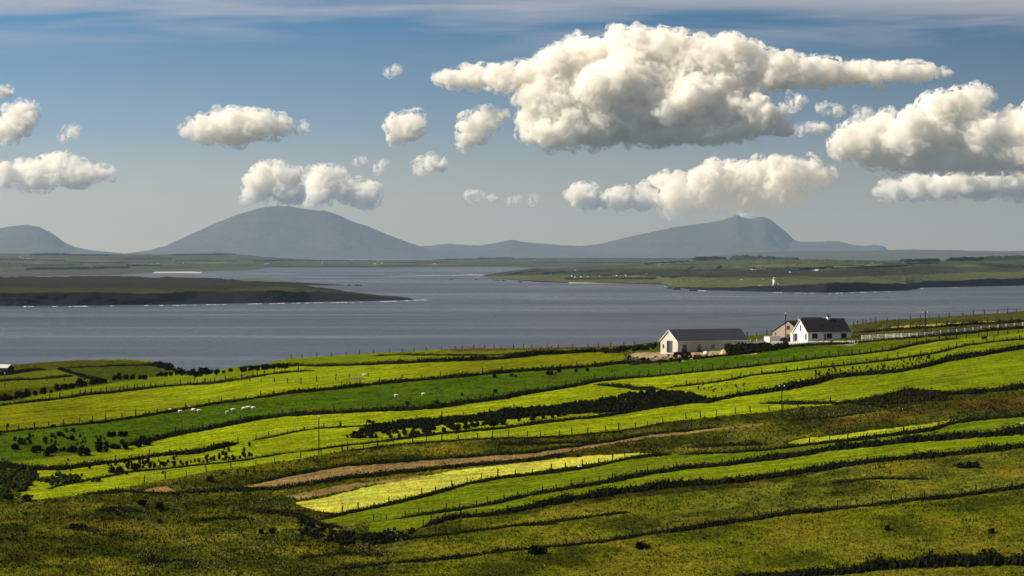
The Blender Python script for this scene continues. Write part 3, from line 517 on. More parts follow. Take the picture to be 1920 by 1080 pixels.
class MB:
    """collects shapes and links them as one mesh"""
    def __init__(s): s.v = []; s.f = []
    def add(s, V, Fc):
        o = len(s.v); s.v += [tuple(p) for p in V]; s.f += [tuple(i + o for i in f) for f in Fc]; return s
    def box(s, x0, x1, y0, y1, z0, z1):
        return s.add([(x, y, z) for z in (z0, z1) for y in (y0, y1) for x in (x0, x1)], [(0, 2, 3, 1), (4, 5, 7, 6), (0, 1, 5, 4), (2, 6, 7, 3), (0, 4, 6, 2), (1, 3, 7, 5)])
    def prism(s, pts, axis, a0, a1):
        """closed outline (u, z) swept along x (axis 'x', u = y) or along y (axis 'y', u = x)"""
        n = len(pts); f = (lambda a, u, z: (a, u, z)) if axis == 'x' else (lambda a, u, z: (u, a, z))
        V = [f(a0, u, z) for u, z in pts] + [f(a1, u, z) for u, z in pts]
        return s.add(V, [tuple(range(n)), tuple(range(2 * n - 1, n - 1, -1))] + [(i, i + n, (i + 1) % n + n, (i + 1) % n) for i in range(n)])
    def cyl(s, p, q, r0, r1=None, n=8):
        p = Vector(p); q = Vector(q); r1 = r0 if r1 is None else r1; d = (q - p).normalized(); u = d.orthogonal().normalized(); w = d.cross(u)
        V = [p + (u * math.cos(2 * math.pi * i / n) + w * math.sin(2 * math.pi * i / n)) * r0 for i in range(n)] + [q + (u * math.cos(2 * math.pi * i / n) + w * math.sin(2 * math.pi * i / n)) * r1 for i in range(n)]
        return s.add(V, [tuple(range(n)), tuple(range(2 * n - 1, n - 1, -1))] + [(i, (i + 1) % n, (i + 1) % n + n, i + n) for i in range(n)])
    def blob(s, c, r, seed=0, amp=.12, sub=2):
        V, Fc = ICO2 if sub == 2 else ICO3; g = np.random.default_rng(seed); ph = g.uniform(0, 6, 6)
        k = 1 + amp * (np.sin(V[:, 0] * 3 + ph[0]) + np.sin(V[:, 1] * 4 + ph[1]) + np.sin(V[:, 2] * 3.5 + ph[2])) / 1.7
        return s.add((V * k[:, None] * np.array(r) + np.array(c)).tolist(), Fc.tolist())
    def build(s, name, m, parent=None, smooth=False):
        me = bpy.data.meshes.new(name); me.from_pydata([tuple(p) for p in s.v], [], s.f)
        if smooth: me.polygons.foreach_set('use_smooth', [True] * len(me.polygons))
        import bmesh
        bm = bmesh.new(); bm.from_mesh(me); bmesh.ops.recalc_face_normals(bm, faces=bm.faces); bm.to_mesh(me); bm.free()
        return link(name, me, m, parent)
def empty(name, loc, rz=0):
    o = bpy.data.objects.new(name, None); COL.objects.link(o); o.location = loc; o.rotation_euler = (0, 0, rz); return o
def copy_tree(o, parent=None):
    c = o.copy(); COL.objects.link(c)
    if parent: c.parent = parent
    for ch in o.children: copy_tree(ch, c)
    return c
def leaf_soup(C, size, rng, up=.5):
    """one small triangle at each centre; returns V, F"""
    n = len(C); a = rng.normal(size=(n, 3)); a /= np.linalg.norm(a, axis=1)[:, None]; b = rng.normal(size=(n, 3)); b -= (b * a).sum(1)[:, None] * a; b /= np.linalg.norm(b, axis=1)[:, None]
    s = (size * rng.uniform(.5, 1.3, n))[:, None] if np.ndim(size) == 0 else (size * rng.uniform(.5, 1.3, n))[:, None]
    V = np.stack([C - a * s * .6 - b * s * .35, C + a * s * .6 - b * s * .35, C + b * s * .8 + np.array([0, 0, 1.0]) * s * up * .6], 1).reshape(-1, 3)
    return V, np.arange(3 * n).reshape(n, 3)
def arc_samples(line, x0, x1, step):
    n = max(3, int(abs(x1 - x0) / 2.2)); px = np.linspace(x0, x1, n); py = LI(px, line)
    k = np.hanning(9); k /= k.sum()
    if n > 20: pad = np.concatenate([2 * py[0] - py[4:0:-1], py, 2 * py[-1] - py[-2:-6:-1]]); py = np.convolve(pad, k, 'valid')
    V = PV(px, py); L = np.concatenate([[0], np.cumsum(np.linalg.norm(np.diff(V[:, :2], axis=0), axis=1))]); m = max(3, int(L[-1] / step))
    q = np.linspace(0, L[-1], m); return np.stack([np.interp(q, L, V[:, i]) for i in range(3)], 1), np.interp(q, L, px), L[-1]

# ------------------------------------------------------------------ banks between the fields
def bank(line, x0, x1, hs, label, seed, m=None, name='hedge_bank', leaf=1.0, off=0.0, cat='hedge bank'):
    rng = np.random.default_rng(seed); C, px, L = arc_samples(line, x0, x1, .45); n = len(C)
    h = np.interp(px, *zip(*hs)) if isinstance(hs, list) else np.full(n, float(hs))
    h = .78 * h * (1 + .5 * fbm(C[:, 0] / 4, np.zeros(n) + seed, 3, seed)); ends = np.minimum(np.arange(n), np.arange(n)[::-1]) / 6.0; h = h * np.clip(ends, .12, 1)
    T = np.gradient(C[:, :2], axis=0); T /= np.linalg.norm(T, axis=1)[:, None]; Nn = np.stack([-T[:, 1], T[:, 0]], 1)
    prof = [(-1.0, -.5), (-.82, .15), (-.55, .62), (-.2, .93), (.15, 1.0), (.5, .75), (.8, .25), (1.0, -.5)]
    V = np.zeros((n, len(prof), 3))
    for j, (u, z) in enumerate(prof):
        wj = u * (0.45 + .75 * h) * (1 + .2 * rng.normal(size=n)); V[:, j, 0] = C[:, 0] + Nn[:, 0] * wj; V[:, j, 1] = C[:, 1] + Nn[:, 1] * wj + off
        V[:, j, 2] = C[:, 2] + np.where(z < 0, -.7, z * h * (1 + .14 * rng.normal(size=n)))
    V1 = V.reshape(-1, 3); F1 = grid_faces(n, len(prof)); F1 = np.concatenate([F1[:, [0, 1, 2]], F1[:, [0, 2, 3]]])
    nl = int(L * 26 * leaf); i = rng.integers(0, n - 1, nl); j = rng.integers(1, len(prof) - 1, nl)
    c = V[i, j] + rng.normal(size=(nl, 3)) * np.array([.25, .18, .12]); c[:, 2] += np.abs(rng.normal(size=nl)) * .13 * (.5 + h[i])
    V2, F2 = leaf_soup(c, .16 + .14 * h[i], rng, 1.0)
    me = np_mesh(name, np.concatenate([V1, V2]), np.concatenate([F1, F2 + len(V1)]), smooth=False)
    o = link(name, me, m or M_BANK); tag(o, label, cat, 'hedge banks between the fields'); return o
bank(L1, -260, 590, .52, 'dark bank below the leftmost mid green strip, its right end meeting the shore bushes', 1)
bank(L2, 447, 1165, [(447, .5), (600, .9), (840, 1.1), (1000, 1.3), (1100, 1.0), (1165, .6)], 'thick dark bank along the upper edge of the mustard field left of the stony yard', 2)
bank(L15, 700, 1133, .4, 'thin dark bank nearest the shore, above the thick bank by the mustard field', 3)
bank(L3, -260, 2180, [(0, .45), (480, .6), (640, .95), (900, .8), (1160, .9), (1280, .7), (1440, .3), (1640, .35), (1920, .6)], 'long bank above the dark green sheep pasture, running past the barn and house', 4)
bank(L4, 230, 1800, [(230, 1.0), (500, .75), (900, .95), (1100, .8), (1280, .35), (1600, .35), (1800, .5)], 'long bank below the dark green sheep pasture', 5)
bank(L5, 1113, 1240, .8, 'short curved bank at the left tip of the strip above the black thicket', 6)
bank(L5, 1250, 2180, .38, 'thin bank crossing the green strips below the white house', 7)
bank(L6, 1290, 2180, [(1290, .7), (1420, 1.2), (1530, 1.5), (1600, .9), (1700, .9), (1800, 1.2), (1930, .9)], 'heavy dark bank rising to the right from the black thicket', 8)
bank(L6, 560, 1290, [(560, .25), (700, .45), (900, .6), (1290, .7)], 'low bank under the black thicket', 9)
bank(L6, 90, 560, .3, 'faint low bank beneath the row of rushes at left', 10)
bank(L7, -260, 450, [(-60, 1.3), (60, 1.0), (140, .8), (220, .9), (380, 1.0), (450, .9)], 'dark bank above the row of rushes in the yellow strip at left', 11)
bank(L7, 470, 700, .3, 'faint bank above the yellow strip near the left utility pole', 12)
bank(L8, 640, 1250, [(640, .25), (1250, .35)], 'low bank between the bright strip and the brown rough ground', 13)
bank(L8b, 1425, 1580, [(1425, .5), (1500, .8), (1580, .4)], 'short broken bank behind the middle utility pole', 14)
bank(L8, 1560, 2180, [(1560, .5), (1640, .9), (1720, 1.3), (1770, 1.0), (1820, .9), (1930, 1.0)], 'scrubby bank over the dark hollow at the right edge', 15)
bank([(460, 910), (540, 893), (640, 874), (740, 866), (840, 858), (940, 852), (1007, 847), (1140, 829), (1207, 815), (1280, 808), (1345, 800)], 470, 1345, [(470, .35), (700, .5), (1000, .35), (1345, .3)], 'rushy dark verge along the upper side of the bare earth track', 31, leaf=1.6, cat='verge')
bank([(500, 919), (560, 911), (640, 899), (740, 887), (840, 877), (940, 866), (1010, 859), (1060, 852)], 505, 1060, [(505, .5), (640, .75), (800, .8), (950, .5), (1060, .3)], 'dark verge between the bare earth track and the pale lemon field', 32, leaf=1.6, cat='verge')
bank([(330, 925), (420, 921), (520, 917), (560, 913)], 320, 545, [(320, .5), (430, .9), (545, .6)], 'dark scrubby bank left of the bare earth track', 33, leaf=1.4)
bank([(160, 927), (230, 922), (300, 925), (340, 930)], 160, 340, [(160, .3), (250, .6), (340, .4)], 'dark scrubby bank at the top of the lower left rough pasture', 34, leaf=1.4)
bank(L9, 600, 1260, .55, 'bank along the foot of the pale lemon field', 16)
bank(L9, 1275, 2180, [(1275, .5), (1500, .55), (1780, .75), (1930, .5)], 'bank along the foot of the narrow bright strip at right', 17)
bank(L10, 740, 2180, [(740, .3), (900, .6), (1280, .9), (1500, 1.3), (1940, 1.35)], 'second bank below the pale lemon field, thickest at its right end', 18)
bank(L11, 790, 2180, [(790, .5), (850, 1.1), (930, .7), (1040, 1.3), (1280, 1.6), (1400, 1.2), (1500, 1.1), (1940, 1.2)], 'third and heaviest bank below the pale lemon field', 19)
bank(L12, 610, 2180, [(610, .45), (800, .65), (960, .55), (1060, .35), (1280, .8), (1480, 1.0), (1620, .45), (1720, .6), (1940, .95)], 'lowest full length bank, across the olive pasture', 20)
bank(L13, 1365, 2180, [(1365, .9), (1500, 1.2), (1600, 1.7), (1740, 2.3), (1960, 2.0)], 'big black hedge bank in the bottom right corner', 21)
bank(L14, 700, 1050, .28, 'faint grassy bank above the lowest bank', 22, leaf=2)
bank([(0, 704), (60, 695), (130, 693)], -20, 90, .8, 'stony bank by the grey roofed shed at the left edge', 23)
bank([(120, 690), (180, 688), (240, 685.5), (290, 686), (320, 690)], 118, 322, [(118, .5), (240, .7), (322, 1.4)], 'bank across the top of the left knoll', 24)
bank([(0, 716), (60, 712), (135, 706)], -30, 136, .6, 'short bank across the green field on the left knoll', 25)
bank([(110, 692), (140, 702), (170, 711), (200, 718)], 112, 196, .6, 'bank slanting down the middle of the left knoll', 26)
bank([(1600, 626), (1640, 623), (1720, 617), (1800, 611), (1930, 603)], 1602, 1930, [(1602, .8), (1930, .9)], 'bank behind the long white rail fence', 27)
bank([(1690, 634), (1780, 630), (1850, 622), (1930, 615)], 1690, 1930, .5, 'bank at the foot of the long white rail fence', 28)

for n_, (pts_, h_, lab_) in enumerate([([(175, 958), (225, 956), (275, 962)], .5, 'low dark scrub ridge in the left rough pasture, below the two lone bushes'), ([(355, 978), (420, 972), (480, 974)], .4, 'low dark scrub ridge in the middle of the lower left rough pasture'),
        ([(120, 990), (165, 993), (200, 996)], .5, 'short dark scrub ridge near the left edge of the rough pasture'), ([(560, 1046), (640, 1040), (720, 1044)], .4, 'low dark scrub ridge left of the lowest bank'), ([(260, 1056), (330, 1052), (380, 1056)], .4, 'dark scrub ridge at the bottom of the left rough pasture'),
        ([(470, 958), (540, 964), (600, 985), (650, 992)], .8, 'dark scrub ridge around the lower tip of the pale lemon field'), ([(930, 836), (1010, 834), (1120, 829)], .35, 'dark ridge in the brown rough ground above the track'), ([(1290, 838), (1370, 834), (1440, 832)], .5, 'dark ridge left of the narrow bright strip'),
        ([(1480, 788), (1560, 782), (1640, 772)], .35, 'dark ridge in the brown ground right of the middle utility pole'), ([(960, 984), (1060, 975), (1180, 960)], .3, 'faint dark ridge under the third bank'), ([(1560, 905), (1640, 898), (1740, 900)], .3, 'faint dark ridge in the olive pasture at right')]):
    bank(pts_, pts_[0][0], pts_[-1][0], h_, lab_, 50 + n_, leaf=1.8, name='scrub_ridge', cat='scrub')
# ------------------------------------------------------------------ stake fences
post_meshes = []
for k in range(4):
    r = random.Random(k); b = MB(); h = 1.3 + .12 * k; w = .10
    b.prism([(-w, -.5), (w, -.5), (w * .9, h), (0, h + .05), (-w * .9, h)], 'x', -w, w)
    me = bpy.data.meshes.new('post'); me.from_pydata(b.v, [], b.f); me.materials.append(M_POST); post_meshes.append(me)
def stake_fence(line, x0, x1, label, seed, spacing=3.4, up=1.5, cat='fence', every=1.0, tall=1.0):
    rng = random.Random(seed); ln = [(a, b - up) for a, b in line]; C, px, L = arc_samples(ln, x0, x1, spacing)
    root = empty('stake_fence', tuple(C[0])); tag(root, label, cat, 'stake and wire fences along the fields'); o0 = Vector(C[0]); W = MB(); prev = None
    for i, c in enumerate(C[:100]):
        if rng.random() > every: prev = None; continue
        p = Vector(c) + Vector((rng.uniform(-.5, .5), rng.uniform(-.15, .15), -.05)); m = rng.choice(post_meshes)
        o = bpy.data.objects.new('post', m); COL.objects.link(o); o.parent = root; o.location = p - o0
        o.rotation_euler = (rng.gauss(0, .05), rng.gauss(0, .07), rng.uniform(0, 1.5)); s = rng.choice((.7, .85, .95, 1, 1, 1.1)) * tall; o.scale = (s * .6 + .4, s * .6 + .4, s)
        if prev is not None:
            for hz in (.55, 1.05): W.cyl(prev + Vector((0, 0, hz)) - o0, p + Vector((0, 0, hz)) - o0, .012, n=3)
        prev = p
    W.build('wire', M_WIRE, root)
stake_fence(L1, 90, 560, 'fence on the bank below the leftmost mid green strip', 1, 4.5)
stake_fence(L3, 10, 560, 'fence above the sheep, from the left edge to the yellow field', 2, 3.3)
stake_fence(L3, 640, 1180, 'fence along the lower edge of the mustard field', 3, 5)
stake_fence(L4, 290, 860, 'fence below the sheep, left half', 4, 3.2)
stake_fence(L4, 880, 1240, 'fence below the dark green pasture, in front of the thicket', 5, 3)
stake_fence(L4, 1275, 1930, 'fence across the slope just below the white house', 6, 2.9, up=0)
stake_fence(L5, 1290, 1930, 'second fence down the slope from the white house', 7, 2.9, up=0)
stake_fence(L6, 1430, 1700, 'fence on the heavy bank rising to the right', 8, 4.2)
stake_fence(L7, 180, 640, 'fence above the row of rushes at left', 9, 4.2, up=1)
stake_fence(L7, 640, 960, 'fence along the top of the thicket, right of the left utility pole', 10, 5)
stake_fence(L8, 270, 640, 'fence above the brown rough ground, left part', 11, 4.6)
stake_fence(L8, 650, 1240, 'fence above the brown rough ground, middle part', 12, 3.6)
stake_fence(L8, 1285, 1560, 'fence by the middle utility pole', 13, 3.6)
stake_fence(L9, 640, 1240, 'fence with tall stakes along the foot of the pale lemon field', 14, 3.9, tall=1.15)
stake_fence(L9, 1480, 1920, 'fence with tall stakes along the narrow bright strip at right', 15, 4.1, tall=1.15)
stake_fence(L10, 700, 1920, 'fence on the second bank below the pale lemon field', 16, 3.4)
stake_fence(L11, 790, 1920, 'fence on the third bank below the pale lemon field', 17, 3.6)
stake_fence(L12, 1060, 1925, 'fence along the lowest full length bank', 18, 3.8)
stake_fence([(1475, 828), (1560, 816), (1640, 807), (1720, 797), (1780, 789), (1920, 776)], 1640, 1925, 'fence along the upper edge of the narrow bright strip at right', 19, 4)
RF = [(x, y) for x, y in RIDGE if x >= 500]
stake_fence(RF, 545, 1190, 'fence on the skyline of the shore edge, left of the barn', 20, 4.6, up=-1, tall=.95)
stake_fence(RF, 1400, 1920, 'fence on the skyline behind the houses, up to the right edge', 21, 3.6, up=-1.2, tall=1.0)
stake_fence([(450, 713), (500, 718), (560, 722), (640, 712), (700, 706)], 455, 690, 'fence crossing the yellow field from bank to bank', 22, 4)
stake_fence([(0, 720), (60, 717), (150, 716), (170, 712)], 0, 170, 'fence on the green foot of the left knoll', 23, 5)
stake_fence([(1640, 620), (1720, 616), (1800, 610), (1930, 600)], 1650, 1920, 'fence along the mustard strip behind the white rail fence', 24, 3.5, up=0)

# ------------------------------------------------------------------ bushes, rushes, thickets
def bush_mesh(name, seed, rx, rz, n, size, m, spiky=0):
    rng = np.random.default_rng(seed); lobes = [(rng.uniform(-.55, .55) * rx, rng.uniform(-.4, .4) * rx, rng.uniform(.3, .6) * rz, rng.uniform(.45, .75)) for _ in range(6)]
    C = []
    for i in range(n):
        lx, ly, lz, lr = lobes[i % 6]; d = rng.normal(size=3); d /= np.linalg.norm(d); r = rng.uniform(.5, 1.0) ** .5
        C.append((lx + d[0] * lr * rx * r * .8, ly + d[1] * lr * rx * r * .8, max(.02, lz + d[2] * lr * rz * r * .8)))
    V, Fc = leaf_soup(np.array(C), size, rng, .7 + spiky); b = MB(); b.blob((0, 0, rz * .3), (rx * .4, rx * .4, rz * .35), seed, .3)
    V0 = np.array(b.v); F0 = np.array(b.f); return_me = np_mesh(name, np.concatenate([V0, V]), np.concatenate([F0, Fc + len(V0)]), smooth=False); return_me.materials.append(m); return return_me
BUSH = [bush_mesh('bush', 40 + k, .8, 1.15, 260, .24, M_THORN) for k in range(5)]
RUSH = [bush_mesh('rush_clump', 60 + k, .42, .85, 110, .2, M_RUSH, 1.6) for k in range(5)]
def put(meshes, name, px, py, s, rng, label, cat, group, sx=1.0):
    o = bpy.data.objects.new(name, rng.choice(meshes)); COL.objects.link(o); o.location = P(px, py, -.06)
    o.rotation_euler = (0, 0, rng.uniform(0, 6.28)); s *= .85; o.scale = (s * sx, s * rng.uniform(.8, 1.1), s * rng.uniform(.8, 1.15)); return tag(o, label, cat, group)
rg = random.Random(5)
def scatter(meshes, name, pts, n, jx, jy, s0, s1, label, cat, group):
    for k in range(n):
        i = rg.random() * (len(pts) - 1); a = int(i); f = i - a; x = pts[a][0] * (1 - f) + pts[a + 1][0] * f; y = pts[a][1] * (1 - f) + pts[a + 1][1] * f
        put(meshes, name, x + rg.gauss(0, jx), y + rg.gauss(0, jy), rg.uniform(s0, s1), rg, label, cat, group)
scatter(BUSH, 'bush', [(-20, 838), (40, 842), (110, 850), (180, 848), (240, 838), (280, 830)], 34, 9, 3.5, .8, 1.7, 'dark bush in the scrub left of the sheep pasture', 'bush', 'bushes in the scrub at the left end of the sheep pasture')
scatter(RUSH, 'rush_clump', [(20, 820), (90, 822), (160, 828), (200, 832)], 30, 22, 7, .7, 1.4, 'small dark clump above the scrub at far left', 'rush clump', 'small clumps above the left scrub')
for x, y, s in ((112, 818, 1.4), (98, 819, 1.0), (137, 810, 1.0), (135, 825, 1.2), (100, 801, 1.0), (171, 795, .8), (205, 819, 1.3), (214, 817, 1.1), (226, 818, 1.4), (235, 817, 1.2), (189, 822, .7), (53, 826, .8), (85, 826, .9)):
    put(BUSH, 'bush', x, y, s, rg, 'lone dark bush in the upper left of the sheep pasture', 'bush', 'lone bushes in the sheep pasture')
scatter(BUSH, 'bush', [(-10, 751), (25, 748), (55, 743)], 16, 5, 1.2, 1.0, 1.5, 'dark bush at the left edge below the knoll', 'bush', 'bushes along the foot of the left knoll')
for x, y, s in ((35, 744, 1.6), (51, 743, 1.8), (65, 742, 1.3), (82, 740, 1.6), (96, 737, 1.2), (108, 733, 1.5), (122, 731, 1.8), (134, 730, 1.5), (150, 726, 2.2), (157, 724, 1.8), (172, 721, 1.6), (180, 720, 2.2), (188, 719, 1.6), (197, 718, 1.2), (215, 713, 1.6), (224, 712, 1.9), (236, 711, 2.0), (248, 711, 1.7), (262, 711, 1.6), (270, 711, 1.8), (296, 706, 1.3), (303, 706, 1.7), (312, 706, 1.7), (320, 705, 1.4), (332, 703, 1.2)):
    put(BUSH, 'bush', x, y, s, rg, 'dark bush in the row along the left knoll foot', 'bush', 'bushes along the foot of the left knoll')
scatter(BUSH, 'bush', [(300, 689), (325, 694), (345, 703), (370, 703), (420, 699)], 46, 5, 1.5, 1.0, 1.9, 'large dark bush on the shore corner right of the knoll', 'bush', 'bushes on the shore right of the knoll')
scatter(BUSH, 'bush', [(400, 700), (450, 697), (500, 692), (545, 688)], 36, 6, 1.0, 0.8, 1.4, 'dark bush in the shoreline row left of the mustard field', 'bush', 'bushes on the shore right of the knoll')
# upright rushes, left strip
for k in range(30):
    x = 255 + k * 7.4 + rg.uniform(-3, 3); put(RUSH, 'rush_clump', x, float(LI(np.array(x), L6)) - rg.uniform(3, 8), rg.uniform(.9, 1.5), rg, 'upright dark rush clump in the row across the yellow strip', 'rush clump', 'rush clumps in the yellow strip at left')
scatter(RUSH, 'rush_clump', [(120, 877), (230, 880), (262, 872), (330, 863), (460, 850)], 62, 12, 5.5, .7, 1.5, 'dark rush clump scattered in the yellow strip at left', 'rush clump', 'rush clumps in the yellow strip at left')
scatter(BUSH, 'bush', [(205, 884), (225, 886), (250, 876)], 12, 5, 2, .7, 1.2, 'dark bush in the knot amid the rush row', 'bush', 'bushes in the rush row')
# right of the thicket and strip below the white house
scatter(RUSH, 'rush_clump', [(1530, 702), (1560, 697), (1590, 696), (1650, 690), (1680, 683), (1720, 677), (1750, 672)], 70, 8, 3.5, .5, .95, 'small dark rush clump in the strip below the white house', 'rush clump', 'rush clumps below the white house')
scatter(RUSH, 'rush_clump', [(1300, 728), (1360, 724), (1400, 722)], 20, 15, 5, .4, .8, 'tiny rush clump in the strip right of the black thicket', 'rush clump', 'rush clumps right of the thicket')
for x, y in ((927, 707), (960, 705), (966, 706), (1028, 703), (1034, 702), (1048, 699), (1080, 698), (1101, 697), (866, 740), (929, 735), (764, 758), (820, 755), (1847, 635), (1843, 636), (692, 791), (694, 792), (700, 793)):
    put(BUSH, 'bush', x, y, rg.uniform(.7, 1.1), rg, 'single dark bush standing in the open green strips', 'bush', 'single bushes in the open strips')
for x, y in ((265, 947), (300, 955), (140, 990), (155, 992), (298, 980), (220, 966), (490, 1000), (510, 999), (285, 1052), (1800, 878), (1815, 878), (1830, 878), (1000, 1040), (1010, 1039), (1200, 1028), (1212, 1027), (1860, 1000), (1665, 993), (50, 940), (20, 936), (395, 905)):
    put(BUSH, 'bush', x, y, rg.uniform(.9, 1.6), rg, 'low dark bush in the rough foreground pasture', 'bush', 'low bushes in the foreground pasture', sx=1.5)

def thicket(name, label, tests, n, size, h, seed, m, x0, x1, y0, y1, cat='thicket', core=True):
    """dense scrub: clumps of leaves over the ground where tests(px, py) holds"""
    rng = np.random.default_rng(seed); px = rng.uniform(x0, x1, n * 6); py = rng.uniform(y0, y1, n * 6); ok = tests(px, py); px = px[ok][:n]; py = py[ok][:n]
    B = PV(px, py); hh = h * rng.uniform(.6, 1.15, len(B)) * (1 + .3 * fbm(B[:, 0] / 4, B[:, 1] / 4, 2, seed)); k = 22
    C = np.repeat(B, k, 0); H = np.repeat(hh, k); d = rng.normal(size=C.shape); d /= np.linalg.norm(d, axis=1)[:, None]
    C = C + d * (H * .45)[:, None]; C[:, 2] += H * .42
    V, Fc = leaf_soup(C, H * .30 * size, rng, .8); parts = [V]; fs = [Fc]; off = len(V)
    V0, F0 = ICO2
    for b, q in zip(B, hh):
        parts.append(V0 * np.array([.42, .42, .48]) * q + b + np.array([0, 0, q * .38])); fs.append(F0 + off); off += len(V0)
    me = np_mesh(name, np.concatenate(parts), np.concatenate(fs), smooth=False); o = link(name, me, m); tag(o, label, cat, kind='stuff'); return o
TU = [(650, 815), (700, 797), (760, 788), (840, 784), (957, 768), (1040, 761), (1140, 747), (1190, 737), (1215, 733), (1260, 733), (1310, 742), (1330, 749)]
TL = [(650, 820), (740, 822), (873, 805), (940, 797), (1023, 788), (1073, 776), (1140, 770), (1207, 766), (1260, 758), (1310, 752), (1330, 752)]
TM = [(650, 815), (740, 806), (800, 797), (873, 792), (960, 785), (1040, 779), (1100, 775), (1207, 768), (1260, 760), (1330, 753)]
def t_main(px, py):
    g = fbm(px / 9, py / 5, 3, 8); u = LI(px, TU); m = LI(px, TM); l = LI(px, TL)
    return ((py > u + 2) & (py < m)) | ((py >= m) & (py < l) & (g > .10))
thicket('gorse_thicket', 'long black thicket across the centre of the bright strips', t_main, 2400, 1.0, 1.0, 3, M_THORN, 650, 1330, 730, 825)
thicket('scrub', 'dark scrubby corner at the left edge below the rush row', lambda x, y: (y > LI(x, [(0, 878), (80, 888), (160, 898), (200, 905)])) & (y < LI(x, [(0, 940), (60, 915), (160, 905), (200, 905)])) & (fbm(x / 12, y / 6, 2, 5) > -.15), 320, 1.0, 1.1, 13, mat('scrub_foliage', (.022, .032, .004), 1, .03, noise=.5, nscale=1.5), -20, 200, 870, 945)
thicket('scrub', 'dark mound of scrub in the hollow at right', lambda x, y: (y > LI(x, [(1600, 755), (1660, 746), (1710, 737), (1760, 741), (1790, 750)])) & (y < LI(x, [(1600, 760), (1700, 757), (1790, 752)])), 260, 1.0, .7, 14, mat('hollow_foliage', (.018, .019, .004), 1, .03, noise=.5, nscale=1.5), 1600, 1790, 735, 762)
thicket('scrub', 'dark ditch scrub left of the third bank below the lemon field', lambda x, y: (y > LI(x, [(560, 975), (640, 1000), (700, 1003), (775, 993)])) & (y < LI(x, [(560, 1000), (640, 1026), (700, 1024), (775, 1008)])) & (fbm(x / 12, y / 6, 2, 6) > -.2), 260, 1.0, .9, 15, M_THORN, 560, 775, 970, 1030)
thicket('hedge', 'dark clipped hedge below the houses, thickest by the barn', lambda x, y: (y > LI(x, [(1366, 662), (1440, 656), (1500, 648.5), (1600, 643)])) & (y < LI(x, [(1366, 667), (1440, 660.5), (1500, 652), (1600, 645.5)])), 170, 1.0, 1.25, 16, M_THORN, 1366, 1478, 640, 668, 'hedge')
bank([(1470, 654), (1500, 650.5), (1550, 647.8), (1602, 645)], 1470, 1602, [(1470, 1.0), (1510, .65), (1602, .5)], 'low dark hedge along the garden fence of the bungalow', 36, leaf=1.5, name='hedge', cat='hedge')
thicket('hedge', 'tall black end of the hedge between barn and house', lambda x, y: (y > LI(x, [(1366, 660), (1440, 654)])) & (y < LI(x, [(1366, 664), (1440, 658)])), 150, 1.0, 2.0, 17, M_THORN, 1366, 1442, 650, 665, 'hedge')
thicket('scrub', 'dark scrub on the slope left of the stony yard', lambda x, y: (y > LI(x, [(1130, 657), (1180, 652), (1240, 646)])) & (y < LI(x, [(1130, 664), (1180, 660), (1240, 657)])) & (fbm(x / 12, y / 6, 2, 6) > -.25), 200, 1.0, 1.1, 18, M_BANK, 1130, 1242, 640, 668)

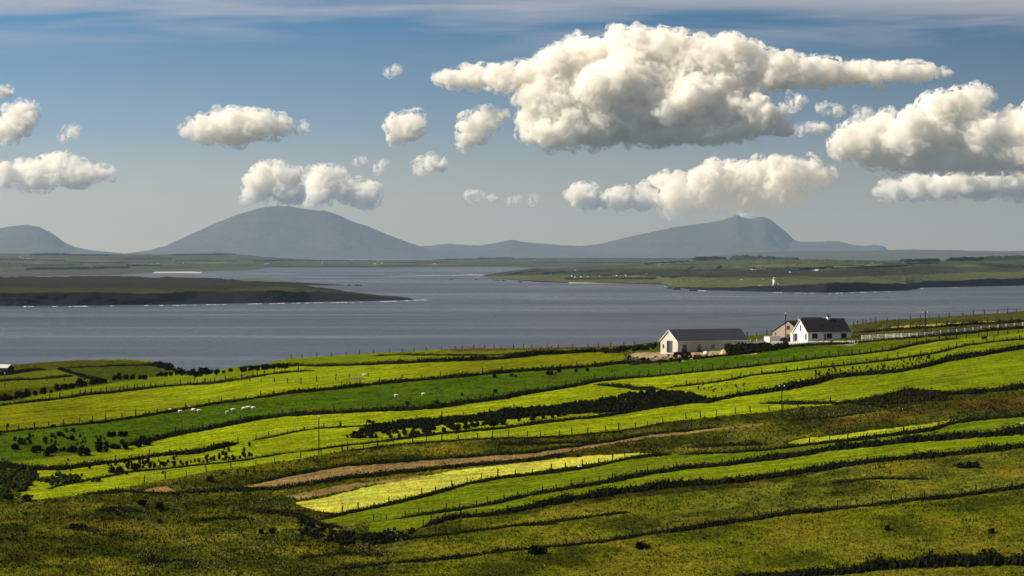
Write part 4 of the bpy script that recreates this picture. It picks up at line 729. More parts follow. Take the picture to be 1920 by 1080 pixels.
# ------------------------------------------------------------------ grass tufts and flowers
def build_tufts():
    rng = np.random.default_rng(9)
    def gen(n, x0, x1, y0, y1): return rng.uniform(x0, x1, n), rng.uniform(y0, y1, n)
    px, py = gen(150000, -40, 1960, 600, 1110)
    ok = (py > LI(px, RIDGE) + 2); px = px[ok]; py = py[ok]
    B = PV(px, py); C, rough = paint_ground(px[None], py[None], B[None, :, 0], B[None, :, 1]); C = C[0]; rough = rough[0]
    keep = rng.random(len(px)) < np.where(rough > .9, 1.0, np.where(rough > .4, .75, np.where(rough > .2, .75, .30))); px, py, B, C, rough = px[keep], py[keep], B[keep], C[keep], rough[keep]
    n = len(px); cl = fbm(B[:, 0] / 5, B[:, 1] / 4, 3, 66)
    h = np.where(rough > .35, .16 + .32 * rough * rng.random(n) ** 2 + .30 * np.clip(cl, 0, 1), .12 + .14 * rng.random(n))
    K = 4; V = np.zeros((n, K, 3, 3))
    for k in range(K):
        a = rng.uniform(0, 6.28, n); wd = h * rng.uniform(.25, .5, n); ln = h * rng.uniform(.0, .5, n)
        V[:, k, 0] = B + np.stack([np.cos(a) * wd, np.sin(a) * wd, -0.05 + 0 * a], 1); V[:, k, 1] = B - np.stack([np.cos(a) * wd, np.sin(a) * wd, 0.05 + 0 * a], 1)
        b = rng.uniform(0, 6.28, n); V[:, k, 2] = B + np.stack([np.cos(b) * ln, np.sin(b) * ln, h], 1)
    t = rng.random(n)[:, None]; tint = np.where(t < .25, np.array([[1.35, 1.2, 1.3]]), np.where(t < .6, np.array([[.75, .86, .75]]), np.array([[1.0, 1.1, .9]])))
    Cc = np.clip(C * tint * rng.uniform(.7, 1.3, n)[:, None], .004, .4); Cc = np.repeat(Cc, K * 3, 0)
    me = np_mesh('grass', V.reshape(-1, 3), np.arange(n * K * 3).reshape(-1, 3), smooth=False); set_col(me, Cc)
    m = mat('grass_blades', rough=1, spec=.0); t = m.node_tree; at = N(t, 'ShaderNodeVertexColor', layer_name='Col'); t.links.new(at.outputs[0], t.nodes['Principled BSDF'].inputs['Base Color'])
    tag(link('grass', me, m), 'grass tufts and rough tussocks over the fields', 'grass', kind='stuff')
    # pale seed heads and small white flowers
    areas = [(30, 600, 890, 1000, 2600), (250, 760, 990, 1075, 1400), (1430, 1920, 765, 835, 900), (1170, 1290, 818, 850, 260), (620, 720, 960, 1000, 120), (560, 1280, 1010, 1070, 300), (1280, 1440, 790, 850, 350)]
    X = []; Y = []
    for x0, x1, y0, y1, k in areas: a, b = gen(k * 3, x0, x1, y0, y1); X.append(a); Y.append(b)
    px = np.concatenate(X); py = np.concatenate(Y); B = PV(px, py); _, rough = paint_ground(px[None], py[None], B[None, :, 0], B[None, :, 1])
    ok = (rough[0] > .5) & (fbm(B[:, 0] / 6, B[:, 1] / 6, 3, 99) > .10); B = B[ok]; B[:, 2] += rng.uniform(.35, .6, len(B))
    V, Fc = leaf_soup(B, .11, rng, .4); me = np_mesh('wild_flowers', V, Fc, smooth=False)
    tag(link('wild_flowers', me, mat('flower_heads', (.42, .39, .20), 1, .05)), 'small pale flower heads in the rough grass', 'wild flowers', kind='stuff')
build_tufts()

# ------------------------------------------------------------------ sheep
def make_sheep(seed, graze):
    rng = random.Random(seed); b = MB()
    b.blob((0, 0, .62), (.62, .33, .36), seed, .08, 3); b.blob((-.42, 0, .66), (.28, .28, .28), seed + 1, .08); b.blob((.42, 0, .66), (.28, .27, .29), seed + 2, .08)
    if graze: b.cyl((.55, 0, .68), (.84, 0, .36), .15, .11, 10); b.blob((.90, 0, .26), (.17, .09, .11), 3, .05)
    else: b.cyl((.55, 0, .72), (.80, 0, .98), .16, .11, 10); b.blob((.90, 0, 1.02), (.18, .09, .11), 3, .05)
    hz = .33 if graze else 1.10
    for s in (-1, 1): b.blob((.80, s * .13, hz), (.04, .09, .03), 4, 0)
    for x, y in ((-.42, -.16), (-.42, .16), (.40, -.15), (.40, .15)): b.cyl((x, y, .5), (x + .01, y, .22), .09, .05, 8); b.cyl((x + .01, y, .24), (x, y, -.02), .045, .05, 8)
    b.cyl((-.68, 0, .72), (-.74, 0, .48), .06, .03, 6)
    o = b.build('sheep', M_FLEECE, smooth=True); rm = o.modifiers.new('r', 'REMESH'); rm.mode = 'VOXEL'; rm.voxel_size = .035; rm.use_smooth_shade = True
    dg = bpy.context.evaluated_depsgraph_get(); me = bpy.data.meshes.new_from_object(o.evaluated_get(dg)); o.modifiers.clear(); bpy.data.objects.remove(o); me.materials.clear(); me.materials.append(M_FLEECE); return me
SHEEP = [make_sheep(1, True), make_sheep(2, False)]
for px, py, kind, rz, lab in ((338, 775, 0, .2, 'leftmost sheep of the loose flock, grazing broadside below the fence'), (363, 772, 0, 2.8, 'second sheep from the left of the flock, touching its neighbour'), (373, 774, 0, .3, 'third sheep from the left of the flock, right of its close pair mate'),
        (425, 778, 1, 1.2, 'lowest sheep of the flock, seen end on near the middle'), (437, 773, 0, .1, 'sheep between the end on sheep and the tight trio'), (458, 770, 0, 3.0, 'left sheep of the tight trio'), (466, 768, 0, .2, 'middle sheep of the tight trio'), (475, 769, 0, .1, 'right sheep of the tight trio'),
        (320, 772, 0, .5, 'sheep half hidden beside the bank, left of the flock'), (743, 743, 0, .2, 'left one of two white sheep alone in the middle of the dark pasture'), (794, 741, 0, .2, 'right one of two white sheep alone in the middle of the dark pasture'),
        (683, 705, 0, 0, 'sheep lying by the earth heap in the yellow field'), (1087, 878, 0, .1, 'sheep against the bank at the foot of the pale lemon field'), (1917, 800, 0, .3, 'sheep at the right edge in the strip below the bright field')):
    o = bpy.data.objects.new('sheep', SHEEP[kind]); COL.objects.link(o); o.location = P(px, py, 0); o.rotation_euler = (0, 0, rz); o.scale = (.80,) * 3; tag(o, lab, 'sheep', 'sheep in the fields')

# ------------------------------------------------------------------ buildings
def wall_pt(u, y): return u
def gabled(name, label, cat, corner, phi, L, W, eave, apex, mw, mr, mt, ov=.25, asym=None):
    """corner = the ground point where the gable seen at left meets the long side facing us"""
    a = Vector((math.cos(phi), math.sin(phi), 0)); n = Vector((-math.sin(phi), math.cos(phi), 0)); c = corner + a * L / 2 + n * W / 2
    root = empty(name, c, phi); tag(root, label, cat)
    ym, le, re_ = (0, eave, eave) if asym is None else asym     # ridge y, front eave height, rear eave height
    b = MB(); b.prism([(-W / 2, -1.2), (W / 2, -1.2), (W / 2, re_), (ym, apex - .05), (-W / 2, le)], 'x', -L / 2, L / 2); b.build('wall', mw, root)
    r = MB(); t = .18
    def slope(y0, z0, y1, z1):
        d = Vector((y1 - y0, z1 - z0)).normalized(); y1 += d.x * ov; z1 += d.y * ov
        return [(y0, z0), (y1, z1), (y1, z1 + t), (y0, z0 + t)]
    r.prism(slope(ym, apex, -W / 2, le + .02), 'x', -L / 2 - .18, L / 2 + .18); r.prism(slope(ym - .001, apex + .002, W / 2, re_ + .02), 'x', -L / 2 - .18, L / 2 + .18)
    rf = r.build('roof', mr, root)
    if mt:
        v = MB()
        for s in (-1, 1):
            x0 = s * (L / 2 + .18); x1 = s * (L / 2 + .34)
            for y1, z1 in ((-W / 2, le), (W / 2, re_)):
                p = slope(ym, apex, y1, z1 + .02); p = [(p[0][0], p[0][1] - .10), (p[1][0], p[1][1] - .10), (p[1][0], p[1][1] + .04), (p[0][0], p[0][1] + .04)]; v.prism(p, 'x', min(x0, x1), max(x0, x1))
        v.box(-L / 2, L / 2, -W / 2 - ov * .9, -W / 2 - .003, le - .12, le + .02); v.build('bargeboard', mt, root)
    return root
def window(root, face, u, z, w, h, L, W, mf=None, label=None, name='window'):
    """face 'front' (y = -W/2, u along x) or 'gable' (x = -L/2, u along y)"""
    f = MB(); p = MB(); e = .06
    def bx(mb, u0, u1, z0, z1, d0, d1):
        if face == 'front': mb.box(u0, u1, -W / 2 - d1, -W / 2 - d0, z0, z1)
        else: mb.box(-L / 2 - d1, -L / 2 - d0, u0, u1, z0, z1)
    for (u0, u1, z0, z1) in ((u - w / 2 - e, u - w / 2, z, z + h), (u + w / 2, u + w / 2 + e, z, z + h), (u - w / 2 - e, u + w / 2 + e, z + h, z + h + e), (u - w / 2 - .12, u + w / 2 + .12, z - .09, z), (u - .03, u + .03, z, z + h)): bx(f, u0, u1, z0, z1, -.02, .07)
    bx(p, u - w / 2, u + w / 2, z, z + h, .0, .02); fo = f.build(name, mf or M_WHITEP, root); p.build('pane', M_GLASS, fo)
    if label: fo['label'] = label
def door(root, face, u, z, w, h, L, W, m, label=None):
    p = MB()
    if face == 'front': p.box(u - w / 2, u + w / 2, -W / 2 - .05, -W / 2 + .02, z, z + h)
    else: p.box(-L / 2 - .05, -L / 2 + .02, u - w / 2, u + w / 2, z, z + h)
    d = p.build('door', m, root)
    if label: d['label'] = label
    k = MB()
    if face == 'front': k.box(u + w / 2 - .2, u + w / 2 - .1, -W / 2 - .1, -W / 2 - .052, z + 1, z + 1.08)
    else: k.box(-L / 2 - .1, -L / 2 - .052, u + w / 2 - .2, u + w / 2 - .1, z + 1, z + 1.08)
    k.build('handle', M_WIRE, d)
# barn
LB, WB = 23.4, 9.0; BC = P(1271, 663.5); BC.z += .1
barn = gabled('barn', 'long cream barn with a dark grey roof beside the stony yard', 'barn', BC, R(29), LB, WB, 3.25, 6.25, M_CREAM, M_GSHEET, M_WHITEP)
PXM = 6.85
def bu(px, c=math.cos(R(29)), x0=1271, L=LB): return (px - x0) / PXM / c - L / 2
for x in (1284, 1313, 1340): window(barn, 'front', bu(x), 1.15, 1.0, 1.05, LB, WB, M_BROWNF)
door(barn, 'front', bu(1313), 0, 1.3, 1.0, LB, WB, M_GREYD, 'low grey hatch under the window'); door(barn, 'front', bu(1366.5), 0, 1.3, 2.3, LB, WB, M_GREYD)
door(barn, 'gable', .55, 0, 1.35, 3.3, LB, WB, M_DGREEN, 'dark green leaf of the tall gable door'); door(barn, 'gable', -.95, 0, 1.55, 3.3, LB, WB, M_GREYD, 'grey leaf of the tall gable door')
window(barn, 'gable', 3.0, 1.2, .6, 1.0, LB, WB, M_BROWNF)
# white bungalow
LH, WH = 14.0, 7.6; HC = P(1514.6, 643); HC.z += .15
house = gabled('white_house', 'white bungalow with a steep black roof and three front windows', 'house', HC, R(26), LH, WH, 2.55, 6.1, M_WRENDER, M_SLATE, M_WHITEP, ov=.3)
ch = math.cos(R(26))
for x in (1528.5, 1557.5, 1586.5): window(house, 'front', (x - 1514.6) / PXM / ch - LH / 2, .95, 1.6, 1.2, LH, WH, M_BROWNF)
door(house, 'front', (1549 - 1514.6) / PXM / ch - LH / 2, .15, .5, 2.0, LH, WH, M_GREYD)
window(house, 'gable', 0.0, 2.9, .45, 1.7, LH, WH, M_BROWNF, 'narrow tall gable window in a reddish frame'); window(house, 'gable', -2.9, .6, .6, 1.6, LH, WH, M_BROWNF)
door(house, 'gable', 2.1, .05, 1.2, 2.1, LH, WH, M_GREYD, 'dark glazed gable door')
rf = [c for c in house.children if c.name.startswith('roof')][0]
k = MB(); k.box(1.6, 2.5, -.4, .4, 5.6, 6.75); k.build('chimney', M_WRENDER, rf); k = MB(); k.box(1.52, 2.58, -.48, .48, 6.752, 6.9); k.cyl((2.05, 0, 6.9), (2.05, 0, 7.35), .17, n=8); k.build('chimney_pot', M_SLATE, rf)
for u, v in ((-1.6, .45), (3.6, .5)):
    k = MB(); y = -WH / 2 * v; z = 6.1 + (2.57 - 6.1) * v + .2; k.add([(u - .4, y - .35, z - .31), (u + .4, y - .35, z - .31), (u + .4, y + .35, z + .34), (u - .4, y + .35, z + .34), (u - .4, y - .35, z - .2), (u + .4, y - .35, z - .2), (u + .4, y + .35, z + .45), (u - .4, y + .35, z + .45)], [(0, 3, 2, 1), (4, 5, 6, 7), (0, 1, 5, 4), (1, 2, 6, 5), (2, 3, 7, 6), (3, 0, 4, 7)]); k.build('skylight', M_GLASS, rf)
k = MB(); k.prism([(3.81, -1), (8.6, -1), (8.6, 2.4), (6.2, 4.9), (3.81, 3.0)], 'x', -2.6, 3.4); k.build('rear_wing', M_WRENDER, house)
k = MB(); k.prism([(1.0, 5.4), (6.2, 6.25), (8.9, 2.5), (8.9, 2.7), (6.2, 6.5), (1.0, 5.6)], 'x', -2.7, 3.5); k.build('rear_roof', M_SLATE, house)
k = MB(); k.box(-LH / 2 - .9, -LH / 2 - .003, 2.75, 3.7, -.8, 2.1); k.box(-LH / 2 - 1.05, -LH / 2 - .004, 2.6, 3.85, 2.102, 2.22); k.build('porch', M_WRENDER, house)
# tan house behind
LT, WT = 9.5, 9.2; TC = P(1491.6, 633); TC.z += 0.0
tan = gabled('tan_house', 'tan gabled house with a dark roof standing behind the white bungalow', 'house', TC, R(42), LT, WT, 2.9, 4.75, M_TANR, M_SLATE, None, ov=.35, asym=(-WT / 2 + 3.0, 2.9, 1.5))
window(tan, 'gable', -WT / 2 + 2.9, 2.35, 1.1, 1.1, LT, WT, M_BROWNF); window(tan, 'gable', -WT / 2 + 3.0, .1, 1.0, .8, LT, WT, M_BROWNF); window(tan, 'gable', 3.4, .6, .35, .7, LT, WT, M_BROWNF)
rf = [c for c in tan.children if c.name.startswith('roof')][0]; k = MB(); k.box(-.2, .3, -WT / 2 + 2.8, -WT / 2 + 3.3, 4.5, 5.5); k.cyl((.05, -WT / 2 + 3.05, 5.5), (.05, -WT / 2 + 3.05, 5.85), .13); k.build('chimney', M_TANR, rf)
k = MB(); k.prism([(1.0, -1), (4.4, -1), (4.4, 2.3), (2.7, 3.4), (1.0, 2.6)], 'x', -2.2, 2.6); k.build('side_wing', M_SLATE, tan)
# low cream outbuilding
oc = P(1443, 646); ob = empty('outbuilding', oc, R(30)); tag(ob, 'small cream flat roofed outbuilding left of the white bungalow', 'outbuilding')
k = MB(); k.box(0, 3.6, 0, 2.6, -1, 2.15); k.build('wall', M_WRENDER, ob); k = MB(); k.box(-.15, 3.75, -.15, 2.75, 2.152, 2.3); k.build('roof', M_CREAM, ob)
wl = MB(); pts = [P(x, y) for x, y in ((1369, 656), (1380, 654), (1392, 652.5), (1405, 651), (1420, 649), (1436, 647))]
for p, q in zip(pts[:-1], pts[1:]):
    d = (q - p).normalized() * .0; wl.add([p + Vector((0, -.12, -.5)), q + Vector((0, -.12, -.5)), q + Vector((0, .12, -.5)), p + Vector((0, .12, -.5)), p + Vector((0, -.12, 1.35)), q + Vector((0, -.12, 1.3)), q + Vector((0, .12, 1.3)), p + Vector((0, .12, 1.35))], [(0, 3, 2, 1), (4, 5, 6, 7), (0, 1, 5, 4), (1, 2, 6, 5), (2, 3, 7, 6), (3, 0, 4, 7)])
tag(wl.build('garden_wall', M_WRENDER), 'low white wall behind the hedge between barn and outbuilding', 'wall')
wl = MB(); pts = [P(x, y) for x, y in ((1477, 646), (1490, 645.3), (1506, 645))]
for p, q in zip(pts[:-1], pts[1:]): wl.add([p + Vector((0, -.12, -.5)), q + Vector((0, -.12, -.5)), q + Vector((0, .12, -.5)), p + Vector((0, .12, -.5)), p + Vector((0, -.12, .55)), q + Vector((0, -.12, .55)), q + Vector((0, .12, .55)), p + Vector((0, .12, .55))], [(0, 3, 2, 1), (4, 5, 6, 7), (0, 1, 5, 4), (1, 2, 6, 5), (2, 3, 7, 6), (3, 0, 4, 7)])
tag(wl.build('garden_wall', M_CREAM), 'very low cream wall before the gable of the white bungalow', 'wall')
# shed at the left edge
sc = P(-3, 702); shed = gabled('farm_shed', 'shed with a pale sheet roof cut by the left edge', 'shed', sc + Vector((0, 0, 0)), R(-18), 9, 5, 1.9, 3.0, M_ROCK, M_LSHEET, None)
shed.location = P(0, 699)
# cars
def car(px, py, rz, m, label):
    r = empty('parked_car', P(px, py, .02), rz); tag(r, label, 'car', 'cars parked by the white bungalow')
    b = MB(); b.prism([(-2.1, .35), (2.1, .35), (2.15, .75), (1.3, .92), (-1.9, .98), (-2.15, .8)], 'y', -.85, .85); b.build('body', m, r)
    c = MB(); c.prism([(-1.75, .985), (1.05, .93), (.4, 1.42), (-1.2, 1.45)], 'y', -.72, .72); c.build('cabin', M_GLASS, r)
    c = MB(); c.box(-1.15, .36, -.7, .7, 1.452, 1.5); c.build('roof', m, r)
    for x in (-1.3, 1.35):
        for s in (-1, 1): w_ = MB(); w_.cyl((x, s * .66, .33), (x, s * .88, .33), .33, n=14); w = w_.build('wheel', M_RUBBER, r); h_ = MB(); h_.cyl((x, s * .882, .33), (x, s * .9, .33), .2, n=10); h_.build('rim', M_CARB, w)
    for s in (-.6, .6): l_ = MB(); l_.box(2.1, 2.17, s - .17, s + .17, .6, .74); l_.build('headlight', M_CARB, r)
car(1474, 642, .15, M_CARA, 'dark car parked left, partly behind the white gate'); car(1487, 641, .1, M_CARA, 'dark car parked right, against the gable of the white bungalow')
# tractor
tr = empty('tractor', P(1279, 671, .03), R(188)); tag(tr, 'dark tractor with a rusty red cab top parked in front of the barn', 'tractor')
b = MB(); b.box(.1, 2.3, -.4, .4, .75, 1.55); b.box(-1.0, .1, -.55, .55, .7, 1.3); b.build('body', M_TRBODY, tr)
b = MB(); b.box(-1.15, .15, -.7, .7, 1.302, 2.45); b.build('cab', M_TRBODY, tr); b = MB(); b.box(-1.25, .25, -.78, .78, 2.452, 2.62); b.build('cab_roof', M_RUST, tr)
for s in (-1, 1):
    b = MB(); b.cyl((-.6, s * .72, .85), (-.6, s * 1.18, .85), .87, n=20); w = b.build('wheel', M_RUBBER, tr); b = MB(); b.cyl((-.6, s * 1.182, .85), (-.6, s * 1.2, .85), .4, n=12); b.build('rim', M_RUST, w)
    b = MB(); b.cyl((1.9, s * .6, .5), (1.9, s * .95, .5), .52, n=16); w = b.build('wheel', M_RUBBER, tr); b = MB(); b.cyl((1.9, s * .952, .5), (1.9, s * .97, .5), .24, n=12); b.build('rim', M_RUST, w)
b = MB(); b.cyl((1.4, .2, 1.55), (1.4, .2, 2.4), .05); b.build('exhaust', M_TRBODY, tr); b = MB(); b.box(-2.3, -1.02, -.6, .6, .5, 1.5); b.build('rear_box', M_TRBODY, tr)
# yard clutter
b = MB(); p = P(1323, 667); b.blob((0, 0, .62), (.75, .75, .66), 5, .04, 3); o = b.build('bale', M_TARP, smooth=True); o.location = p; tag(o, 'pale wrapped bale standing before the long wall of the barn', 'bale')
for x, y, lab in ((1331, 668.3, 'leftmost small white sack in front of the barn'), (1336, 668.0, 'second small white sack from the left in front of the barn'), (1342, 667.0, 'third small white sack, beside the sand heap'), (1348, 667.0, 'rightmost small white sack, nearest the sand heap')):
    b = MB(); b.blob((0, 0, .22), (.38, .26, .26), int(x), .1); o = b.build('sack', M_WHITEP, smooth=True); o.location = P(x, y); tag(o, lab, 'sack', 'white sacks in front of the barn')
b = MB()
for k in range(5): b.box(-1.1 + .05 * k, 1.2 - .06 * k, -.5 + .07 * k, .4 - .03 * k, .13 * k + .003 * k, .13 * k + .13)
o = b.build('plank_stack', M_RUST); o.location = P(1308, 669); tag(o, 'low stack of reddish planks between tractor and bale', 'planks')
def heap(name, label, cat, px, py, rx, ry, rz, m, seed):
    V = []; n = 26
    for i in range(n):
        for j in range(n):
            u = i / (n - 1) * 2 - 1; v = j / (n - 1) * 2 - 1; r = math.hypot(u, v); h = max(0, 1 - r ** 1.3); V.append((u * rx, v * ry, rz * h * (1 + .3 * float(fbm(np.array(u * 3.0), np.array(v * 3.0), 3, seed))) - .25))
    o = link(name, np_mesh(name, np.array(V), grid_faces(n, n), smooth=False), m); o.location = P(px, py); tag(o, label, cat)
heap('sand_heap', 'orange heap of sand by the right end of the barn', 'heap', 1357, 666, 1.6, 1.6, 1.9, M_SANDH, 3)
heap('earth_heap', 'low brown heap of earth in the yellow field', 'heap', 672, 710, 3.5, 2.2, .7, mat('dug_earth', (.12, .08, .04), 1, .05, noise=.3, nscale=2), 4)
for k in range(46):
    x = rg.uniform(1175, 1305); y = 676 - (x - 1175) * .03 + rg.gauss(0, 3.5); b = MB(); s = rg.uniform(.2, .65); b.blob((0, 0, s * .3), (s, s * .8, s * .55), k, .35)
    o = b.build('boulder', M_STONE if k % 3 else M_ROCK); o.location = P(x, y); o.rotation_euler = (0, 0, rg.uniform(0, 6)); tag(o, 'loose boulder in the rubble below the stony yard', 'boulder', 'boulders below the stony yard')
scatter(BUSH, 'bush', [(1178, 672), (1230, 678), (1300, 674), (1360, 668)], 26, 8, 2.2, .5, .9, 'small weedy bush among the boulders below the stony yard', 'bush', 'bushes among the yard boulders')

# ------------------------------------------------------------------ white rail fences
def rail_fence(pix, label, h, rails, w=.11, spacing=None, rw=.035, name='rail_fence'):
    pts = [P(x, y) for x, y in pix]; o0 = pts[0].copy(); root = empty(name, o0); tag(root, label, 'fence', 'white wooden fences round the houses')
    for p in pts:
        b = MB(); b.box(-w, w, -w, w, -.5, h); o = b.build('post', M_WHITEP, root); o.location = p - o0
    for rz_ in rails:
        b = MB()
        for p, q in zip(pts[:-1], pts[1:]):
            a = p - o0 + Vector((0, -w - .02, rz_)); c = q - o0 + Vector((0, -w - .02, rz_)); e = Vector((0, .04, 0)); u = Vector((0, 0, rw)); b.add([a - e - u, c - e - u, c + e - u, a + e - u, a - e + u, c - e + u, c + e + u, a + e + u], [(0, 3, 2, 1), (4, 5, 6, 7), (0, 1, 5, 4), (1, 2, 6, 5), (2, 3, 7, 6), (3, 0, 4, 7)])
        b.build('rail', M_WHITEP, root)
BL = [(1612, 637.5), (1631, 636.5), (1660, 634.5), (1690, 633.5), (1720, 632), (1750, 629.5), (1778, 626.7), (1840, 620), (1880, 615.5), (1918, 611), (1960, 606)]
xs = [1616] + [1600 + q / 6 for q in (185, 275, 365, 452, 540, 630, 718, 805, 893, 983, 1070, 1163, 1255, 1347, 1440, 1533, 1627, 1718, 1812, 1908)] + [1934, 1950]
rail_fence([(x, float(LI(np.array(x), BL))) for x in xs], 'long white three rail fence climbing from the bungalow to the right edge', 1.2, (.35, .7, 1.05))
rail_fence([(1600 + q / 6, 643.2 - (q - 50) * .0152) for q in (-10, 50, 135, 215, 300, 383, 468, 550)], 'short low white fence under the start of the long rail fence', .75, (.55,), w=.09)
rail_fence([(x, 647.5 - (x - 1520) * .028) for x in (1508, 1523, 1538, 1551.5, 1566, 1580, 1594, 1602)], 'low white garden fence in front of the bungalow', .95, (.75,), w=.10, rw=.03)
rail_fence([(1407, 645), (1419, 643.5), (1433, 642)], 'white three rail fence between barn and outbuilding', 1.25, (.35, .7, 1.05))
rail_fence([(1447, 649.5), (1453, 649.2), (1460, 649), (1467, 648.7)], 'white barred gate below the outbuilding', 1.2, (.2, .5, .8, 1.1), w=.06, name='farm_gate')
rail_fence([(1476, 648.3), (1482, 648), (1495, 647.4), (1508, 647)], 'white fence bay between gate and garden fence', .95, (.75,), w=.09, rw=.03)

# ------------------------------------------------------------------ utility poles and line
def pole(px, py, h, label, arm=True, r=.14):
    p = P(px, py); root = empty('utility_pole', p); tag(root, label, 'pole', 'wooden utility poles'); b = MB(); b.cyl((0, 0, -.5), (0, 0, h), r, r * .75, 10); b.build('mast', M_POST, root)
    if arm: b = MB(); b.box(-.75, .75, -.07, .07, h - .45, h - .32); b.build('crossarm', M_POST, root)
    for x in ((-.6, .6) if arm else (0,)): b = MB(); b.cyl((x, 0, h - .31 if arm else h), (x, 0, h - .02 if arm else h + .3), .14, .11, 8); b.build('insulator', M_WHITEP, root)
    return p + Vector((0, 0, h))
pole(598, 853, 8.8, 'utility pole standing at the left in the bright strips', arm=False); pole(1466, 787, 8.4, 'utility pole with two white insulators in the middle of the slope')
t1 = pole(1473, 636, 7.6, 'utility pole against the tan house', arm=False); t2 = pole(1735, 630.5, 6.7, 'utility pole rising behind the long white rail fence', r=.17); pole(9, 727, 4.2, 'short pole at the left edge on the knoll', arm=False, r=.1)
t0 = t1 + Vector((-60, 35, -1)); t3 = t2 + Vector((70, 30, 4)); b = MB()
for a, c in ((t0, t1), (t1, t2), (t2, t3)):
    for dx in (-.6, .6):
        pr = None
        for i in range(15):
            f = i / 14; q = a * (1 - f) + c * f + Vector((dx, 0, -4 * f * (1 - f) * 1.1 - .05)); 
            if pr is not None: b.cyl(pr, q, .02, n=3)
            pr = q
tag(b.build('power_line', M_WIRE), 'thin overhead wires strung past the houses', 'wires')

# ------------------------------------------------------------------ far shore things
def on(rows, px, py):
    ps = []; ds = []
    for r in rows:
        line, mode, val = r[0], r[1], r[2]; q = float(LI(np.array(float(px)), line)) if isinstance(line, list) else float(line); v = float(LI(np.array(float(px)), val)) if isinstance(val, list) else float(val)
        d = (CZ - v) * F / (q - HY) if mode == 'z' else v; ps.append(q); ds.append(max(d, ds[-1] + 22) if ds else d)
    o = np.argsort(ps); d = float(np.interp(py, np.array(ps)[o], np.array(ds)[o])); return Vector(((px - 960) / F * d, d, CZ - (py - HY) / F * d))
def simple_house(seed):
    r = random.Random(seed); L = r.uniform(11, 15); W = 7.5; b = MB(); b.prism([(-W / 2, -3), (W / 2, -3), (W / 2, 3.2), (0, 5.9), (-W / 2, 3.2)], 'x', -L / 2, L / 2)
    me = bpy.data.meshes.new('wall'); me.from_pydata(b.v, [], b.f); me.materials.append(M_WRENDER if seed % 3 else M_CREAM); c = MB(); c.prism([(-W / 2 - .4, 3.0), (0, 6.0), (W / 2 + .4, 3.0), (W / 2 + .4, 3.3), (0, 6.4), (-W / 2 - .4, 3.3)], 'x', -L / 2 - .3, L / 2 + .3); c.box(-L / 2 + .4, -L / 2 + 1.3, -.5, .5, 5.5, 7.3)
    m2 = bpy.data.meshes.new('roof'); m2.from_pydata(c.v, [], c.f); m2.materials.append(M_SLATE); return me, m2
HM = [simple_house(k) for k in range(5)]
def far_house(rows, px, py, grp, lab, s=1.0, rz=None):
    p = on(rows, px, py); root = empty('far_house', p, rg.choice((-.5, -.2, .2, .5, 1.2, 1.5)) if rz is None else rz); root.scale = (s,) * 3; tag(root, lab, 'house', grp); a, c = rg.choice(HM)
    for nm, me in (('wall', a), ('roof', c)): o = bpy.data.objects.new(nm, me); COL.objects.link(o); o.parent = root
for x, y in ((15, 478.5), (38, 482), (41, 484), (53, 485.5), (118, 490.5), (250, 495), (285, 494.5), (296, 494.5), (345, 496), (10, 512)): far_house(ROWS['far_shore'], x, y, 'houses on the far shore at left', 'tiny pale house on the far shore at left', 1.1)
for x, y in ((499, 495), (503, 495), (604, 493), (658, 495), (668, 495), (703, 495), (716, 494), (815, 494.5), (925, 488), (930, 488), (1003, 488), (1050, 488)): far_house(ROWS['far_shore'], x, y, 'houses on the low far shore beyond the channel', 'tiny pale house on the low far shore beyond the channel', 1.2)
for x, y in ((1068, 514), (1073, 516), (1075, 517), (1080, 518.5), (1090, 519), (1105, 518), (1124, 518), (1130, 516), (1137, 514), (1145, 515), (1150, 516), (1157, 517), (1165, 516), (1172, 515), (1175, 516), (1213, 514), (1033, 514)): far_house(ROWS['lighthouse_headland'], x, y + 1, 'houses of the hamlet above the beach', 'small white house in the hamlet above the beach', .62)
for x, y in ((1081, 507), (1135, 504), (1242, 493), (1267, 491), (1407, 505), (1413, 506), (1417, 506), (1390, 525), (1494, 492), (1505, 498), (1507, 498.5), (1526, 495), (1549, 491), (1572, 490.5), (1575, 498), (1581, 498), (1590, 491), (1603, 491), (1606, 491.5), (1625, 495), (1489, 500), (1526, 506.5), (1532, 506), (1484, 511), (1876, 499), (1893, 499), (1900, 500), (1330, 489), (1336, 489.5), (1640, 494), (1655, 495)): far_house(ROWS['lighthouse_headland'], x, y + .6, 'scattered houses on the lighthouse headland', 'tiny scattered house on the lighthouse headland', .72)
# lighthouse
lp = on(ROWS['lighthouse_headland'], 1451.3, 535); lh = empty('lighthouse', lp); tag(lh, 'white lighthouse tower above the dark cliffs', 'lighthouse')
b = MB(); b.cyl((0, 0, -2), (0, 0, 11.5), 3.0, 2.3, 20); b.build('tower', M_WRENDER, lh, True); b = MB(); b.cyl((0, 0, 11.5), (0, 0, 12.1), 2.9, 2.9, 20); b.build('gallery', M_WRENDER, lh)
b = MB(); b.cyl((0, 0, 12.1), (0, 0, 14.0), 1.5, 1.5, 12); b.build('lantern', M_GLASS, lh); b = MB(); b.cyl((0, 0, 14.0), (0, 0, 15.8), 1.9, .2, 12); b.build('dome', M_WRENDER, lh)
def wall_run(x0, x1, y, h, lab):
    a = on(ROWS['lighthouse_headland'], x0, y); c = on(ROWS['lighthouse_headland'], x1, y); b = MB(); z = max(a.z, c.z); d = a.y; b.box(a.x, c.x, d, d + 1.2, z - 4, z + h); tag(b.build('boundary_wall', M_WRENDER), lab, 'wall')
wall_run(1422, 1447, 536.5, 1.6, 'white boundary wall left of the lighthouse'); far_house(ROWS['lighthouse_headland'], 1461.5, 532.6, None, 'low white house just right of the lighthouse', .5, .1); far_house(ROWS['lighthouse_headland'], 1433.5, 524, None, 'low white house up the slope left of the lighthouse', .5, .1)
